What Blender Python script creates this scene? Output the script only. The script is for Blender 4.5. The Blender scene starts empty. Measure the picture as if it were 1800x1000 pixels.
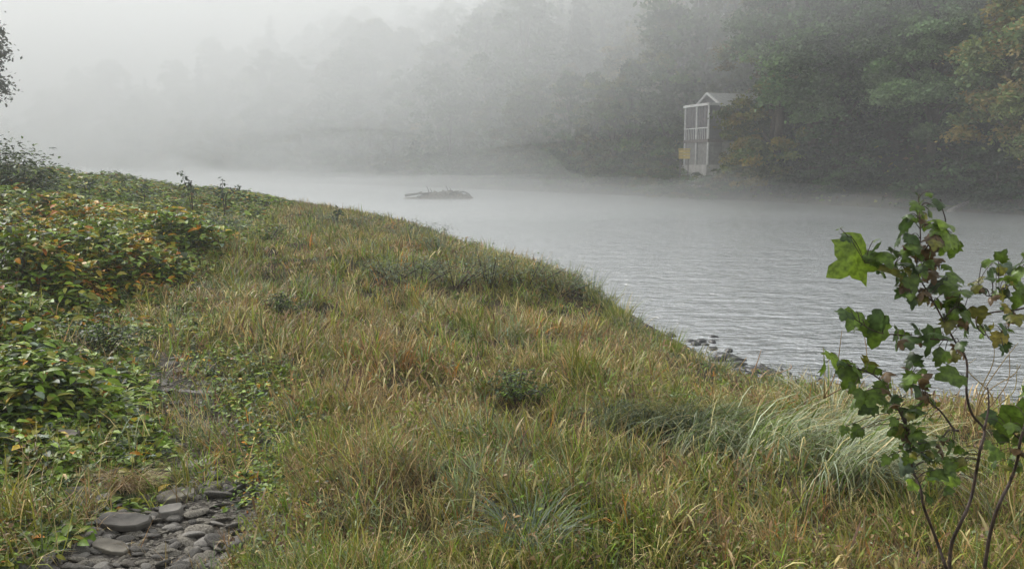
import bpy, math, random
import numpy as np
from mathutils import Vector, Matrix
R = math.radians
rng = np.random.default_rng(7)
random.seed(7)
SC = bpy.context.scene
COL = SC.collection

# ------------------------------------------------------------------ camera
F = 1559.0; PITCH = math.atan(210/F); EYE = Vector((0, 0, 2.6))
cam = bpy.data.cameras.new('camera'); cam.sensor_width = 36; cam.lens = 36*F/1800
cam.clip_start = 0.05; cam.clip_end = 3000
camo = bpy.data.objects.new('camera', cam); COL.objects.link(camo)
camo.location = EYE; camo.rotation_euler = (math.pi/2-PITCH, 0, 0); SC.camera = camo

# ------------------------------------------------------------------ light
SUN_EL, SUN_AZ = R(33), R(-50)      # azimuth measured from +Y towards +X (negative: to the left)
w = bpy.data.worlds.new('World'); SC.world = w; w.use_nodes = True
nt = w.node_tree; bg = nt.nodes['Background']
sky = nt.nodes.new('ShaderNodeTexSky'); sky.sky_type = 'NISHITA'; sky.sun_disc = False
sky.sun_elevation = SUN_EL; sky.sun_rotation = SUN_AZ
sky.air_density = 1.0; sky.dust_density = 6.0; sky.ozone_density = 0.6
hs = nt.nodes.new('ShaderNodeHueSaturation'); hs.inputs['Saturation'].default_value = 0.35
nt.links.new(sky.outputs[0], hs.inputs['Color']); 
ov = nt.nodes.new('ShaderNodeMix'); ov.data_type = 'RGBA'; ov.inputs[0].default_value = .6      # overcast veil over the clear sky
ov.inputs[7].default_value = (3.0, 3.1, 3.06, 1); nt.links.new(hs.outputs[0], ov.inputs[6]); nt.links.new(ov.outputs[2], bg.inputs[0])
bg.inputs[1].default_value = 0.15
sun = bpy.data.lights.new('sun', 'SUN'); sun.energy = 1.5; sun.angle = R(10); sun.color = (1, .985, .955)
suno = bpy.data.objects.new('sun', sun); COL.objects.link(suno)
sd = Vector((math.sin(SUN_AZ)*math.cos(SUN_EL), math.cos(SUN_AZ)*math.cos(SUN_EL), math.sin(SUN_EL)))
suno.rotation_euler = sd.to_track_quat('Z', 'Y').to_euler()
SC.view_settings.view_transform = 'Standard'; SC.view_settings.look = 'None'
SC.view_settings.gamma = 1; SC.view_settings.exposure = 1.1
SC.render.engine = 'CYCLES'
cy = SC.cycles
cy.max_bounces = 8; cy.diffuse_bounces = 3; cy.glossy_bounces = 3; cy.transmission_bounces = 4
cy.volume_bounces = 3; cy.transparent_max_bounces = 8
cy.use_denoising = True; cy.use_adaptive_sampling = True; cy.adaptive_threshold = 0.02
cy.sample_clamp_indirect = 4; cy.sample_clamp_direct = 4

# ------------------------------------------------------------------ helpers
def tag(o, label=None, cat=None, group=None, kind=None):
    if label: o['label'] = label
    if cat: o['category'] = cat
    if group: o['group'] = group
    if kind: o['kind'] = kind
    return o
def empty(name, loc, rz=0, label=None, cat=None, group=None):
    o = bpy.data.objects.new(name, None); COL.objects.link(o)
    o.location = loc; o.rotation_euler = (0, 0, rz); o.empty_display_size = .1
    return tag(o, label, cat, group)
def mkmesh(name, V, faces, cols=None, smooth=True):
    """V (N,3); faces: list of (M,k) int arrays; cols (N,3) per vertex"""
    me = bpy.data.meshes.new(name)
    V = np.asarray(V, np.float32)
    me.vertices.add(len(V)); me.vertices.foreach_set('co', V.ravel())
    faces = [np.asarray(f, np.int32) for f in faces if len(f)]
    nl = sum(f.size for f in faces); npoly = sum(len(f) for f in faces)
    me.loops.add(nl); me.polygons.add(npoly)
    me.loops.foreach_set('vertex_index', np.concatenate([f.ravel() for f in faces]))
    tot = np.concatenate([np.full(len(f), f.shape[1], np.int32) for f in faces])
    st = np.concatenate([[0], np.cumsum(tot)[:-1]]).astype(np.int32)
    me.polygons.foreach_set('loop_start', st); me.polygons.foreach_set('loop_total', tot)
    me.polygons.foreach_set('use_smooth', np.full(npoly, smooth))
    me.update(calc_edges=True)
    if cols is not None:
        a = me.color_attributes.new('Col', 'FLOAT_COLOR', 'POINT')
        c = np.ones((len(V), 4), np.float32); c[:, :3] = cols; a.data.foreach_set('color', c.ravel())
    return me
def link(name, me, mat, parent=None, loc=None, rz=0):
    o = bpy.data.objects.new(name, me); COL.objects.link(o)
    if mat and not len(me.materials): me.materials.append(mat)
    if parent: o.parent = parent
    if loc is not None: o.location = loc
    o.rotation_euler = (0, 0, rz)
    return o
class Geo:
    def __init__(s): s.V=[]; s.F={3:[],4:[]}; s.C=[]; s.n=0
    def add(s, V, faces, C=None):
        V = np.asarray(V, float)
        for f in faces:
            f = np.asarray(f, int)
            if len(f): s.F[f.shape[1]].append(f+s.n)
        s.V.append(V)
        c = np.empty((len(V),3)); c[:] = (.5,.5,.5) if C is None else C
        s.C.append(c); s.n += len(V)
    def mesh(s, name, smooth=True):
        fs = [np.concatenate(s.F[k]) for k in (3,4) if s.F[k]]
        return mkmesh(name, np.concatenate(s.V), fs, np.concatenate(s.C), smooth)
def box(g, lo, hi, C=None):
    x0,y0,z0 = lo; x1,y1,z1 = hi
    V = [(x0,y0,z0),(x1,y0,z0),(x1,y1,z0),(x0,y1,z0),(x0,y0,z1),(x1,y0,z1),(x1,y1,z1),(x0,y1,z1)]
    g.add(V, [[(0,3,2,1),(4,5,6,7),(0,1,5,4),(1,2,6,5),(2,3,7,6),(3,0,4,7)]], C)
def tube(g, pts, radii, C=None, n=6):
    pts = np.asarray(pts, float); radii = np.asarray(radii, float); m = len(pts)
    T = np.gradient(pts, axis=0); T /= np.linalg.norm(T, axis=1, keepdims=True)+1e-9
    ref = np.array([.31,.95,.05]) if abs(T[0,1])<.9 else np.array([1,0,.1])
    A = np.cross(T, ref); A /= np.linalg.norm(A,axis=1,keepdims=True)+1e-9; B = np.cross(T, A)
    th = np.linspace(0, 2*np.pi, n, endpoint=False)
    V = pts[:,None]+radii[:,None,None]*(A[:,None]*np.cos(th)[None,:,None]+B[:,None]*np.sin(th)[None,:,None])
    V = V.reshape(-1,3); q=[]
    for i in range(m-1):
        for j in range(n): q.append((i*n+j, i*n+(j+1)%n, (i+1)*n+(j+1)%n, (i+1)*n+j))
    V = np.vstack([V, pts[0:1], pts[-1:]]); t=[]
    for j in range(n):
        t.append((m*n, (j+1)%n, j)); t.append((m*n+1, (m-1)*n+j, (m-1)*n+(j+1)%n))
    g.add(V, [q, t], C)
def smoothpath(P, k=4):
    P = np.asarray(P, float)
    if len(P) < 3: 
        t = np.linspace(0,1,k+1)[:,None]; return P[0]*(1-t)+P[-1]*t
    Q = np.vstack([2*P[0]-P[1], P, 2*P[-1]-P[-2]]); out=[]
    for i in range(1, len(Q)-2):
        for t in np.linspace(0,1,k,endpoint=False):
            a,b,c,d = Q[i-1],Q[i],Q[i+1],Q[i+2]
            out.append(.5*((2*b)+(-a+c)*t+(2*a-5*b+4*c-d)*t*t+(-a+3*b-3*c+d)*t**3))
    out.append(P[-1]); return np.array(out)
# value noise ----------------------------------------------------------
_perm = np.random.default_rng(3).random((256,256))
def vnoise(x, y, s=1.0, oct=3, off=0):
    x = np.asarray(x,float)/s+off*17.3; y = np.asarray(y,float)/s+off*9.1; r=0; a=1; tot=0
    for _ in range(oct):
        xi = np.floor(x).astype(int); yi=np.floor(y).astype(int); fx=x-xi; fy=y-yi
        fx=fx*fx*(3-2*fx); fy=fy*fy*(3-2*fy)
        g = lambda i,j: _perm[(xi+i)%256,(yi+j)%256]
        r = r+a*((g(0,0)*(1-fx)+g(1,0)*fx)*(1-fy)+(g(0,1)*(1-fx)+g(1,1)*fx)*fy)
        tot+=a; a*=.5; x=x*2.03+5.7; y=y*2.03+3.1
    return r/tot
def sstep(a,b,x):
    t = np.clip((x-a)/(b-a),0,1); return t*t*(3-2*t)

# ------------------------------------------------------------------ terrain function
def patch(x,y,cx,cy,r): return np.exp(-((x-cx)**2+(y-cy)**2)/(r*r))
NEAR = np.array([(320,-60),(60,-4),(20,4.2),(9,7.9),(5.2,8.9),(3.9,9.6),(3.15,10.3),(2.7,11.6),(2.5,13.0),(2.35,14.0),(2.0,16.0),(1.3,18.6),(.1,21.2),
                 (-.9,24.5),(-2.6,31),(-5.8,38),(-9.5,45),(-15.5,58),(-27,74),(-47,95),(-75,120),(-140,165),(-420,330)], float)
FAR = np.array([(320,-10),(60,30),(34,41),(27,46),(21.6,56),(15.7,69),(6,83),(-2,94),(-24,125),(-60,156),(-95,180),(-160,215),(-420,400)], float)
NP_ = np.vstack([NEAR,[(-420,-400),(320,-400)]]); FP_ = np.vstack([FAR,[(-420,700),(320,700)]])
def pdist(x,y,P):
    d = np.full(x.shape, 1e9)
    for (ax,ay),(bx,by) in zip(P[:-1],P[1:]):
        vx,vy=bx-ax,by-ay; t=np.clip(((x-ax)*vx+(y-ay)*vy)/(vx*vx+vy*vy),0,1)
        d=np.minimum(d, np.hypot(x-ax-t*vx, y-ay-t*vy))
    return d
def inside(x,y,P):
    c=np.zeros(x.shape,bool); n=len(P)
    for i in range(n):
        x1,y1=P[i]; x2,y2=P[(i+1)%n]
        if y1==y2: continue
        c ^= ((y1>y)!=(y2>y)) & (x < (x2-x1)*(y-y1)/(y2-y1)+x1)
    return c
def s_near(x,y):
    d=pdist(x,y,NEAR); return np.where(inside(x,y,NP_),d,-d)
def s_far(x,y):
    d=pdist(x,y,FAR); return np.where(inside(x,y,FP_),d,-d)
PATH = np.array([(-1.4,1.0),(-1.6,2.6),(-1.75,3.8),(-1.82,4.9),(-2.25,6.2),(-2.9,7.6),(-4.0,9.4),(-4.7,10.8)],float)
def path_d(x,y): return pdist(x,y,PATH)
def hgt(x,y):
    x=np.asarray(x,float); y=np.asarray(y,float)
    a=s_near(x,y); b=s_far(x,y)
    a2=a+.5*(vnoise(x,y,2.2,2,1)-.5)
    pd0=path_d(x,y)
    zn=np.where(a2>0, .10*sstep(0,.8,a2)+.30*sstep(12.3,15,y)*sstep(0,1.0,a2)+1.0*(1-np.exp(-np.maximum(a2,0)/6.0)), np.maximum(.16*a2,-1.2))
    zn=zn+np.where(a>0, np.clip(.075*(a-8),0,4),0)
    zn=zn+sstep(1,3,a)*(.34*(vnoise(x,y,.6,2,60)-.5)*sstep(.3,1,pd0)+.2*(vnoise(x,y,1.7,3,2)-.5)+.3*(vnoise(x,y,7,2,3)-.5))
    pd=path_d(x,y); zn=zn-.16*(1-sstep(.2,1.0,pd))*(a>0)
    zn=zn-.26*patch(x,y,.75,5.75,.55)-.2*patch(x,y,1.5,5.6,.4)+.16*patch(x,y,.9,6.6,.5)+.12*patch(x,y,1.8,6.3,.5)
    slope=.33+.20*sstep(-10,22,x)-.02*sstep(-20,-80,x)
    zf=np.where(b>0, 1.3*sstep(0,3.5,b)+slope*np.maximum(b-3,0), np.maximum(.2*b,-1.2))
    zf=zf+np.where(b>0,1.0*patch(x,y,15.5,73,6.5)*sstep(0,4,b),0)
    zf=np.minimum(zf, 32+ .05*b)+np.where(b>2, 1.6*(vnoise(x,y,14,2,4)-.5),0)*sstep(2,10,b)
    return np.where(b>-6, np.maximum(zf,-1.2), np.maximum(zn,-1.2))
def h1(x,y): return float(hgt(np.array([x]),np.array([y]))[0])
cp, sp = math.cos(PITCH), math.sin(PITCH)
def ray(px,py):
    u=(px-900)/F; v=-(py-500)/F
    return np.array([u, cp+v*sp, v*cp-sp])
def at(px,py,Y):
    d=ray(px,py); return Vector(np.array(EYE)+d*(Y/d[1]))
def hit(px,py,zoff=0):
    d=ray(px,py); t=np.geomspace(2,300,900)
    X=EYE.x+d[0]*t; Y=EYE.y+d[1]*t; Z=EYE.z+d[2]*t
    k=np.argmax(Z<=hgt(X,Y)+zoff) 
    return Vector((X[k],Y[k],hgt(X[k:k+1],Y[k:k+1])[0]))

# ------------------------------------------------------------------ materials
def newmat(name):
    m=bpy.data.materials.new(name); m.use_nodes=True; t=m.node_tree
    for n in list(t.nodes): t.nodes.remove(n)
    o=t.nodes.new('ShaderNodeOutputMaterial'); return m,t,o
def N(t,k,**kw):
    n=t.nodes.new(k)
    for a,b in kw.items():
        if a in n.inputs: n.inputs[a].default_value=b
        else: setattr(n,a,b)
    return n
def L(t,a,b): t.links.new(a,b)
def foliage_mat(name, rough=.5, spec=.35, trans=.3, var=.25, nscale=30):
    m,t,o=newmat(name)
    at_=N(t,'ShaderNodeAttribute',attribute_name='Col')
    tc=N(t,'ShaderNodeTexCoord'); no=N(t,'ShaderNodeTexNoise'); no.inputs['Scale'].default_value=nscale
    L(t,tc.outputs['Object'],no.inputs['Vector'])
    mr=N(t,'ShaderNodeMapRange'); mr.inputs['From Min'].default_value=.3; mr.inputs['From Max'].default_value=.7
    mr.inputs['To Min'].default_value=1-var; mr.inputs['To Max'].default_value=1+var
    L(t,no.outputs['Fac'],mr.inputs['Value'])
    vm=N(t,'ShaderNodeVectorMath',operation='SCALE'); L(t,at_.outputs['Color'],vm.inputs[0]); L(t,mr.outputs[0],vm.inputs['Scale'])
    p=N(t,'ShaderNodeBsdfPrincipled'); p.inputs['Roughness'].default_value=rough; p.inputs['Specular IOR Level'].default_value=spec
    L(t,vm.outputs[0],p.inputs['Base Color'])
    tr=N(t,'ShaderNodeBsdfTranslucent'); L(t,vm.outputs[0],tr.inputs['Color'])
    mx=N(t,'ShaderNodeMixShader'); mx.inputs[0].default_value=trans
    L(t,p.outputs[0],mx.inputs[1]); L(t,tr.outputs[0],mx.inputs[2]); L(t,mx.outputs[0],o.inputs['Surface'])
    return m
def solid_mat(name, c1, c2, scale=8, rough=.8, bump=.3, spec=.3, detail=6, dist=.02):
    m,t,o=newmat(name)
    tc=N(t,'ShaderNodeTexCoord'); no=N(t,'ShaderNodeTexNoise'); no.inputs['Scale'].default_value=scale; no.inputs['Detail'].default_value=detail
    L(t,tc.outputs['Object'],no.inputs['Vector'])
    cr=N(t,'ShaderNodeValToRGB'); cr.color_ramp.elements[0].color=(*c1,1); cr.color_ramp.elements[1].color=(*c2,1)
    cr.color_ramp.elements[0].position=.35; cr.color_ramp.elements[1].position=.68
    L(t,no.outputs['Fac'],cr.inputs[0])
    p=N(t,'ShaderNodeBsdfPrincipled'); p.inputs['Roughness'].default_value=rough; p.inputs['Specular IOR Level'].default_value=spec
    L(t,cr.outputs[0],p.inputs['Base Color'])
    b=N(t,'ShaderNodeBump'); b.inputs['Strength'].default_value=bump; b.inputs['Distance'].default_value=dist
    L(t,no.outputs['Fac'],b.inputs['Height']); L(t,b.outputs[0],p.inputs['Normal'])
    L(t,p.outputs[0],o.inputs['Surface']); return m
M_GRASS=foliage_mat('grass_blades',.55,.3,.25,.2,40)
M_LEAF=foliage_mat('glossy_leaves',.5,.16,.22,.25,40)
M_TREE=foliage_mat('tree_leaves',.6,.25,.2,.3,1.2)
M_SAP=foliage_mat('sycamore_leaves',.42,.4,.38,.42,55)
M_BARK=solid_mat('bark',(.03,.024,.018),(.09,.07,.05),14,.9,.6)
M_TWIG=solid_mat('twig_bark',(.028,.02,.016),(.075,.05,.038),40,.7,.4)
M_STONE=solid_mat('grey_stone',(.09,.08,.066),(.26,.24,.20),9,.9,.8,.2,8,.012)
M_STONED=solid_mat('dark_stone',(.045,.041,.036),(.12,.11,.095),9,.8,.5,.35,8,.01)
M_STONEP=solid_mat('pale_stone',(.12,.112,.10),(.24,.225,.20),9,.85,.4,.3,8,.01)
M_WET=solid_mat('wet_stone',(.012,.012,.013),(.04,.038,.036),8,.35,.5,.5,6,.01)

# ground
m,t,o=newmat('soil_and_leaf_litter')
tc=N(t,'ShaderNodeTexCoord')
n1=N(t,'ShaderNodeTexNoise'); n1.inputs['Scale'].default_value=.9; n1.inputs['Detail'].default_value=8
n2=N(t,'ShaderNodeTexNoise'); n2.inputs['Scale'].default_value=22; n2.inputs['Detail'].default_value=8
for n in (n1,n2): L(t,tc.outputs['Object'],n.inputs['Vector'])
r1=N(t,'ShaderNodeValToRGB'); e=r1.color_ramp.elements; e[0].color=(.022,.024,.012,1); e[1].color=(.07,.055,.032,1); e[0].position=.35; e[1].position=.65
r2=N(t,'ShaderNodeValToRGB'); e=r2.color_ramp.elements; e[0].color=(.03,.026,.022,1); e[1].color=(.10,.09,.078,1); e[0].position=.35; e[1].position=.7
L(t,n1.outputs['Fac'],r1.inputs[0]); L(t,n2.outputs['Fac'],r2.inputs[0])
mx=N(t,'ShaderNodeMix',data_type='RGBA'); ca=N(t,'ShaderNodeAttribute',attribute_name='Col')
L(t,ca.outputs['Fac'],mx.inputs[0]); L(t,r1.outputs[0],mx.inputs[6]); L(t,r2.outputs[0],mx.inputs[7])
p=N(t,'ShaderNodeBsdfPrincipled'); p.inputs['Roughness'].default_value=.95; p.inputs['Specular IOR Level'].default_value=.15
b=N(t,'ShaderNodeBump'); b.inputs['Strength'].default_value=.6; b.inputs['Distance'].default_value=.03
L(t,n2.outputs['Fac'],b.inputs['Height']); L(t,b.outputs[0],p.inputs['Normal'])
L(t,mx.outputs[2],p.inputs['Base Color']); L(t,p.outputs[0],o.inputs['Surface']); M_GROUND=m
# water
m,t,o=newmat('river_water')
tc=N(t,'ShaderNodeTexCoord'); mp=N(t,'ShaderNodeMapping'); mp.inputs['Scale'].default_value=(1.0,2.1,1); mp.inputs['Rotation'].default_value=(0,0,R(12))
L(t,tc.outputs['Object'],mp.inputs['Vector'])
hsum=None
for sc_,amp in ((.8,.15),(2.4,.13),(7,.045)):
    n=N(t,'ShaderNodeTexNoise'); n.inputs['Scale'].default_value=sc_; n.inputs['Detail'].default_value=3; n.inputs['Distortion'].default_value=.6
    L(t,mp.outputs[0],n.inputs['Vector'])
    q=N(t,'ShaderNodeMath',operation='MULTIPLY'); q.inputs[1].default_value=amp; L(t,n.outputs['Fac'],q.inputs[0])
    if hsum is None: hsum=q.outputs[0]
    else:
        a_=N(t,'ShaderNodeMath',operation='ADD'); L(t,hsum,a_.inputs[0]); L(t,q.outputs[0],a_.inputs[1]); hsum=a_.outputs[0]
b=N(t,'ShaderNodeBump'); b.inputs['Strength'].default_value=1.0; b.inputs['Distance'].default_value=1.0
L(t,hsum,b.inputs['Height'])
p=N(t,'ShaderNodeBsdfPrincipled'); p.inputs['Base Color'].default_value=(.13,.138,.138,1); p.inputs['Roughness'].default_value=.25
p.inputs['IOR'].default_value=1.5; p.inputs['Specular IOR Level'].default_value=.5
gl_=N(t,'ShaderNodeBsdfGlossy'); gl_.inputs['Color'].default_value=(.97,.985,.985,1); gl_.inputs['Roughness'].default_value=.2; L(t,b.outputs[0],gl_.inputs['Normal'])
ms=N(t,'ShaderNodeMixShader'); ms.inputs[0].default_value=.6; L(t,p.outputs[0],ms.inputs[1]); L(t,gl_.outputs[0],ms.inputs[2])
L(t,b.outputs[0],p.inputs['Normal']); L(t,ms.outputs[0],o.inputs['Surface']); M_WATER=m

def volmat(name, dens, aniso, col=(.97,.98,.985)):
    m,t,o=newmat(name)
    v=N(t,'ShaderNodeVolumePrincipled'); v.inputs['Color'].default_value=(*col,1)
    v.inputs['Density'].default_value=dens; v.inputs['Anisotropy'].default_value=aniso
    L(t,v.outputs[0],o.inputs['Volume']); m.volume_intersection_method=m.volume_intersection_method if hasattr(m,'volume_intersection_method') else None
    return m

# ------------------------------------------------------------------ ground, river
def grid(xs,ys,zf):
    X,Y=np.meshgrid(xs,ys,indexing='ij'); Z=zf(X,Y)
    V=np.stack([X,Y,Z],-1).reshape(-1,3); nx,ny=len(xs),len(ys)
    i=np.arange((nx-1)*(ny-1)); a=(i//(ny-1))*ny+i%(ny-1)
    return V, np.stack([a,a+ny,a+ny+1,a+1],1)
def warp(lo,hi,n,c,k):
    u=np.linspace(np.arcsinh((lo-c)/k),np.arcsinh((hi-c)/k),n); return c+k*np.sinh(u)
xs=warp(-340,300,460,0,6); ys=warp(-120,440,520,8,7)
V,Q=grid(xs,ys,hgt)
pm=1-sstep(.25,.9,path_d(V[:,0],V[:,1])+.5*sstep(6,9,V[:,1])+.5*(vnoise(V[:,0],V[:,1],.6,2,6)-.5)); sn=s_near(V[:,0],V[:,1]); pm=np.maximum(pm,1-sstep(.1,.9,sn)); pm[s_far(V[:,0],V[:,1])>0]=0
me=mkmesh('ground',V,[Q],np.repeat(pm[:,None],3,1)); tag(link('ground',me,M_GROUND),kind='structure')
V,Q=grid(np.array([-338,-100,0,100,298.]),np.array([-118,0,60,200,438.]),lambda X,Y:X*0)
tag(link('water',mkmesh('water',V,[Q]),M_WATER),kind='structure')

# ------------------------------------------------------------------ vegetation generators
def ribbons(g, base, az, length, w0, phi0, phi1, col, K=3, prof=None, twist=None, power=1.3, zmin=None):
    """curved strips rising from base, leaning towards azimuth az"""
    n=len(base); az=np.asarray(az); t=np.linspace(0,1,K+1)
    P=np.zeros((n,K+1,3)); P[:,0]=base
    for k in range(K):
        tm=(t[k]+t[k+1])/2; ph=phi0+(phi1-phi0)*tm**power; dl=length/K
        P[:,k+1,0]=P[:,k,0]+np.sin(ph)*np.cos(az)*dl; P[:,k+1,1]=P[:,k,1]+np.sin(ph)*np.sin(az)*dl
        P[:,k+1,2]=P[:,k,2]+np.cos(ph)*dl
    if zmin is not None: P[:,:,2]=np.maximum(P[:,:,2], zmin[:,None])
    if twist is None: twist=rng.uniform(-.9,.9,n)
    wa=az+np.pi/2+twist; W=np.stack([np.cos(wa),np.sin(wa),np.zeros(n)],1)
    if prof is None: prof=[.7,1,.8,.08] if K==3 else np.concatenate([[.7],np.linspace(1,.08,K)])
    prof=np.asarray(prof)
    off=W[:,None]*(w0[:,None]*prof[None])[:,:,None]*.5
    V=np.stack([P-off,P+off],2).reshape(-1,3)
    b=(np.arange(n)*(2*(K+1)))[:,None]
    fs=[np.stack([b[:,0]+2*k,b[:,0]+2*k+1,b[:,0]+2*k+3,b[:,0]+2*k+2],1) for k in range(K)]
    C=np.repeat(col[:,None],K+1,1)
    C=np.repeat(C[:,:,None],2,2).reshape(-1,3)
    g.add(V,[np.concatenate(fs)],C)
    return P
def leaves(g, base, d, nrm, size, ratio, col, fold=.25, shape=0):
    """oval leaves from base along d; nrm approx upward normal"""
    n=len(base); d=d/(np.linalg.norm(d,axis=1,keepdims=True)+1e-9)
    s=np.cross(d,nrm); s/=np.linalg.norm(s,axis=1,keepdims=True)+1e-9; u=np.cross(s,d)
    S=size[:,None]; Wd=(size*ratio)[:,None]*.5
    b=base; c=base+d*S*.5-u*S*.10*0
    tip=base+d*S-u*S*.18; 
    l1=base+d*S*.3+s*Wd*.9+u*Wd*fold; r1=base+d*S*.3-s*Wd*.9+u*Wd*fold
    l2=base+d*S*.68+s*Wd*.75+u*(Wd*fold-S*.06); r2=base+d*S*.68-s*Wd*.75+u*(Wd*fold-S*.06)
    m1=base+d*S*.5-u*S*.02
    V=np.stack([b,l1,l2,tip,r2,r1,m1],1).reshape(-1,3); k=(np.arange(n)*7)[:,None]
    T=np.array([[0,6,1],[1,6,2],[2,6,3],[3,6,4],[4,6,5],[5,6,0]])
    f=(k[:,:,None]+T[None]).reshape(-1,3)
    g.add(V,[f],np.repeat(col,7,0))
def quads(g, c, size, col, up=.6):
    """small leaf-sized faces"""
    n=len(c); a=rng.normal(size=(n,3)); nr=rng.normal(size=(n,3)); nr[:,2]=np.abs(nr[:,2])+up
    nr/=np.linalg.norm(nr,axis=1,keepdims=True); s=np.cross(nr,a); s/=np.linalg.norm(s,axis=1,keepdims=True)+1e-9; u=np.cross(nr,s)
    S=size[:,None]
    V=np.stack([c-s*S*.5, c+u*S*.3, c+s*S*.5, c-u*S*.3],1).reshape(-1,3)
    k=np.arange(n)*4; g.add(V,[np.stack([k,k+1,k+2,k+3],1)],np.repeat(col,4,0))
PAL={'tan':(.31,.215,.088),'pink':(.27,.175,.085),'straw':(.52,.43,.20),'olive':(.21,.21,.034),'green':(.12,.185,.022),
     'bright':(.17,.25,.025),'grey':(.20,.235,.12),'orange':(.38,.17,.035),'brown':(.13,.075,.045),'dark':(.035,.055,.018),'sage':(.12,.16,.105)}
PAL['pale']=(.40,.44,.30)
PAL={k:np.array(v) for k,v in PAL.items()}
def pick(names,probs,n):
    A=np.array([PAL[k] for k in names]); return A[rng.choice(len(names),n,p=np.array(probs)/sum(probs))]
def jitter(c,v=.25,h=.1):
    n=len(c); return np.clip(c*rng.uniform(1-v,1+v,(n,1))*rng.uniform(1-h,1+h,(n,3)),.004,.8)
def scatter(n,r0,r1,p=1.35,a0=-46,a1=60):
    u=rng.random(n); e=2-p
    r=(r0**e+u*(r1**e-r0**e))**(1/e); a=np.radians(rng.uniform(a0,a1,n))
    return r*np.sin(a), r*np.cos(a), r
def leafside(x,y):
    """>0 left of the stony path: the leafy zone"""
    bx=np.interp(y,[0,3.6,5,6.5,8,11,15,25,42,70],[-1.7,-1.95,-2.2,-2.9,-3.6,-4.5,-4.5,-6.6,-10,-24])
    return bx-x

# ------------------------------------------------------------------ grass (tufts of blades)
def grass(n_tuft, per):
    g=Geo()
    x,y,r=scatter(n_tuft,1.7,75,1.45)
    s=s_near(x,y); pdh=path_d(x,y)+.35*(vnoise(x,y,.5,2,6)-.5); ls=leafside(x,y)
    dens=sstep(.05,.5,s+.35*(vnoise(x,y,.8,2,8)-.4))
    dens*=np.where(pdh<.55,np.where(y>4.9,.30,.03)+.5*sstep(.35,.6,pdh),1)
    dens*=np.where(ls>0,1-.85*sstep(0,.7,ls+.6*(vnoise(x,y,1.3,2,9)-.5)),1)
    dens*=.45+.9*vnoise(x,y,.5,2,10)
    k=rng.random(n_tuft)<dens; x,y,r,s,ls=x[k],y[k],r[k],s[k],ls[k]; nt_=len(x)
    z=hgt(x,y)-.015
    warm=vnoise(x,y,1.6,3,11); grn=vnoise(x,y,.9,3,12); gry=vnoise(x,y,1.3,2,13)
    # colour class per tuft
    pr=np.stack([ .9+2.2*sstep(.45,.75,warm), .35+1.5*sstep(.5,.8,warm), .5+0*warm, 1.1+2.2*sstep(.42,.7,grn), .35+1.8*sstep(.52,.72,grn),
                  .18+1.1*sstep(.58,.74,grn), .2+2.0*sstep(.55,.75,gry)+1.2*(s<1.3), .10+.7*sstep(.6,.8,warm)],1)
    pr/=pr.sum(1,keepdims=True); cs=np.cumsum(pr,1); ci=(rng.random(nt_)[:,None]>cs).sum(1).clip(0,7)
    A=np.array([PAL[q] for q in ('tan','pink','straw','olive','green','bright','grey','orange')])
    hmul=.40+1.0*vnoise(x,y,1.1,3,14)+.95*sstep(.45,.85,vnoise(x,y,.45,2,15)); hmul*=np.where(s<.7,.75,1)
    idx=np.repeat(np.arange(nt_),per); n=len(idx)
    far=np.clip(r/5,.6,12)[idx]
    rad=.035*far**.55*np.abs(rng.normal(size=n))
    a=rng.uniform(0,2*np.pi,n)
    bx=x[idx]+rad*np.cos(a); by=y[idx]+rad*np.sin(a); bz=z[idx]
    wind=vnoise(x,y,2.5,2,16)[idx]*5
    lean=np.where(rng.random(n)<.8,rng.uniform(0,6.28,n),wind)+rng.normal(0,.4,n)
    dry=(ci<=2)[idx]; ln=np.where(dry,rng.uniform(.08,.27,n),rng.uniform(.08,.24,n))*hmul[idx]*np.where((s<2.6)&(x>1.6),.5,np.where(s<1.5,.8,1))[idx]*np.clip(.62+.06*r,.7,1.1)[idx]
    wd=.0050*far**.6*rng.uniform(.5,1.7,n)*np.where(dry,.8,1.25)
    col=A[ci][idx]; mixm=rng.random(n)<.18
    col=np.where(mixm[:,None],pick(['tan','olive','green','straw','brown','grey','pink'],[3,3,2,1.2,1.6,1.4,1.5],n),col)
    col=jitter(col,.45,.1)*1.08*rng.uniform(.6,1.4,nt_)[idx][:,None]
    ph1=rng.gamma(2.6,.5,n); ph1=np.clip(ph1,.15,2.8)
    base=np.stack([bx,by,bz],1)
    ribbons(g,base,lean,ln,wd,rng.uniform(0,.75,n),ph1,col,3)
    return g
g=grass(104000,10)
tag(link('meadow_grass',g.mesh('meadow_grass'),M_GRASS),'mixed tan and green wild grass covering the river bank','grass',kind='stuff')
# seed-head stalks
def stalks(n0):
    g=Geo(); x,y,r=scatter(n0,2,60,1.4)
    s=s_near(x,y); ls=leafside(x,y); k=(s>.5)&(path_d(x,y)>.5)&((ls<0)|(rng.random(n0)<.12))&(rng.random(n0)<sstep(.38,.7,vnoise(x,y,1.5,3,11)))
    x,y,r=x[k],y[k],r[k]; n=len(x); far=np.clip(r/5,.6,12)
    base=np.stack([x,y,hgt(x,y)],1); az=rng.uniform(0,2*np.pi,n); ln=rng.uniform(.14,.30,n)*np.clip(.62+.06*r,.7,1.1)*(.6+.6*vnoise(x,y,1.1,3,14))
    ph=rng.gamma(2.4,.42,n); col=jitter(pick(['tan','pink','straw','olive','brown'],[3,2.2,3,1.2,1],n),.3,.08)
    ribbons(g,base,az,ln,.0125*far**.6*rng.uniform(.6,1.3,n),rng.uniform(0,.25,n),ph+.3,col,6,[.14,.13,.13,.3,1.,.85,.2],power=2)
    return g
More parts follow.
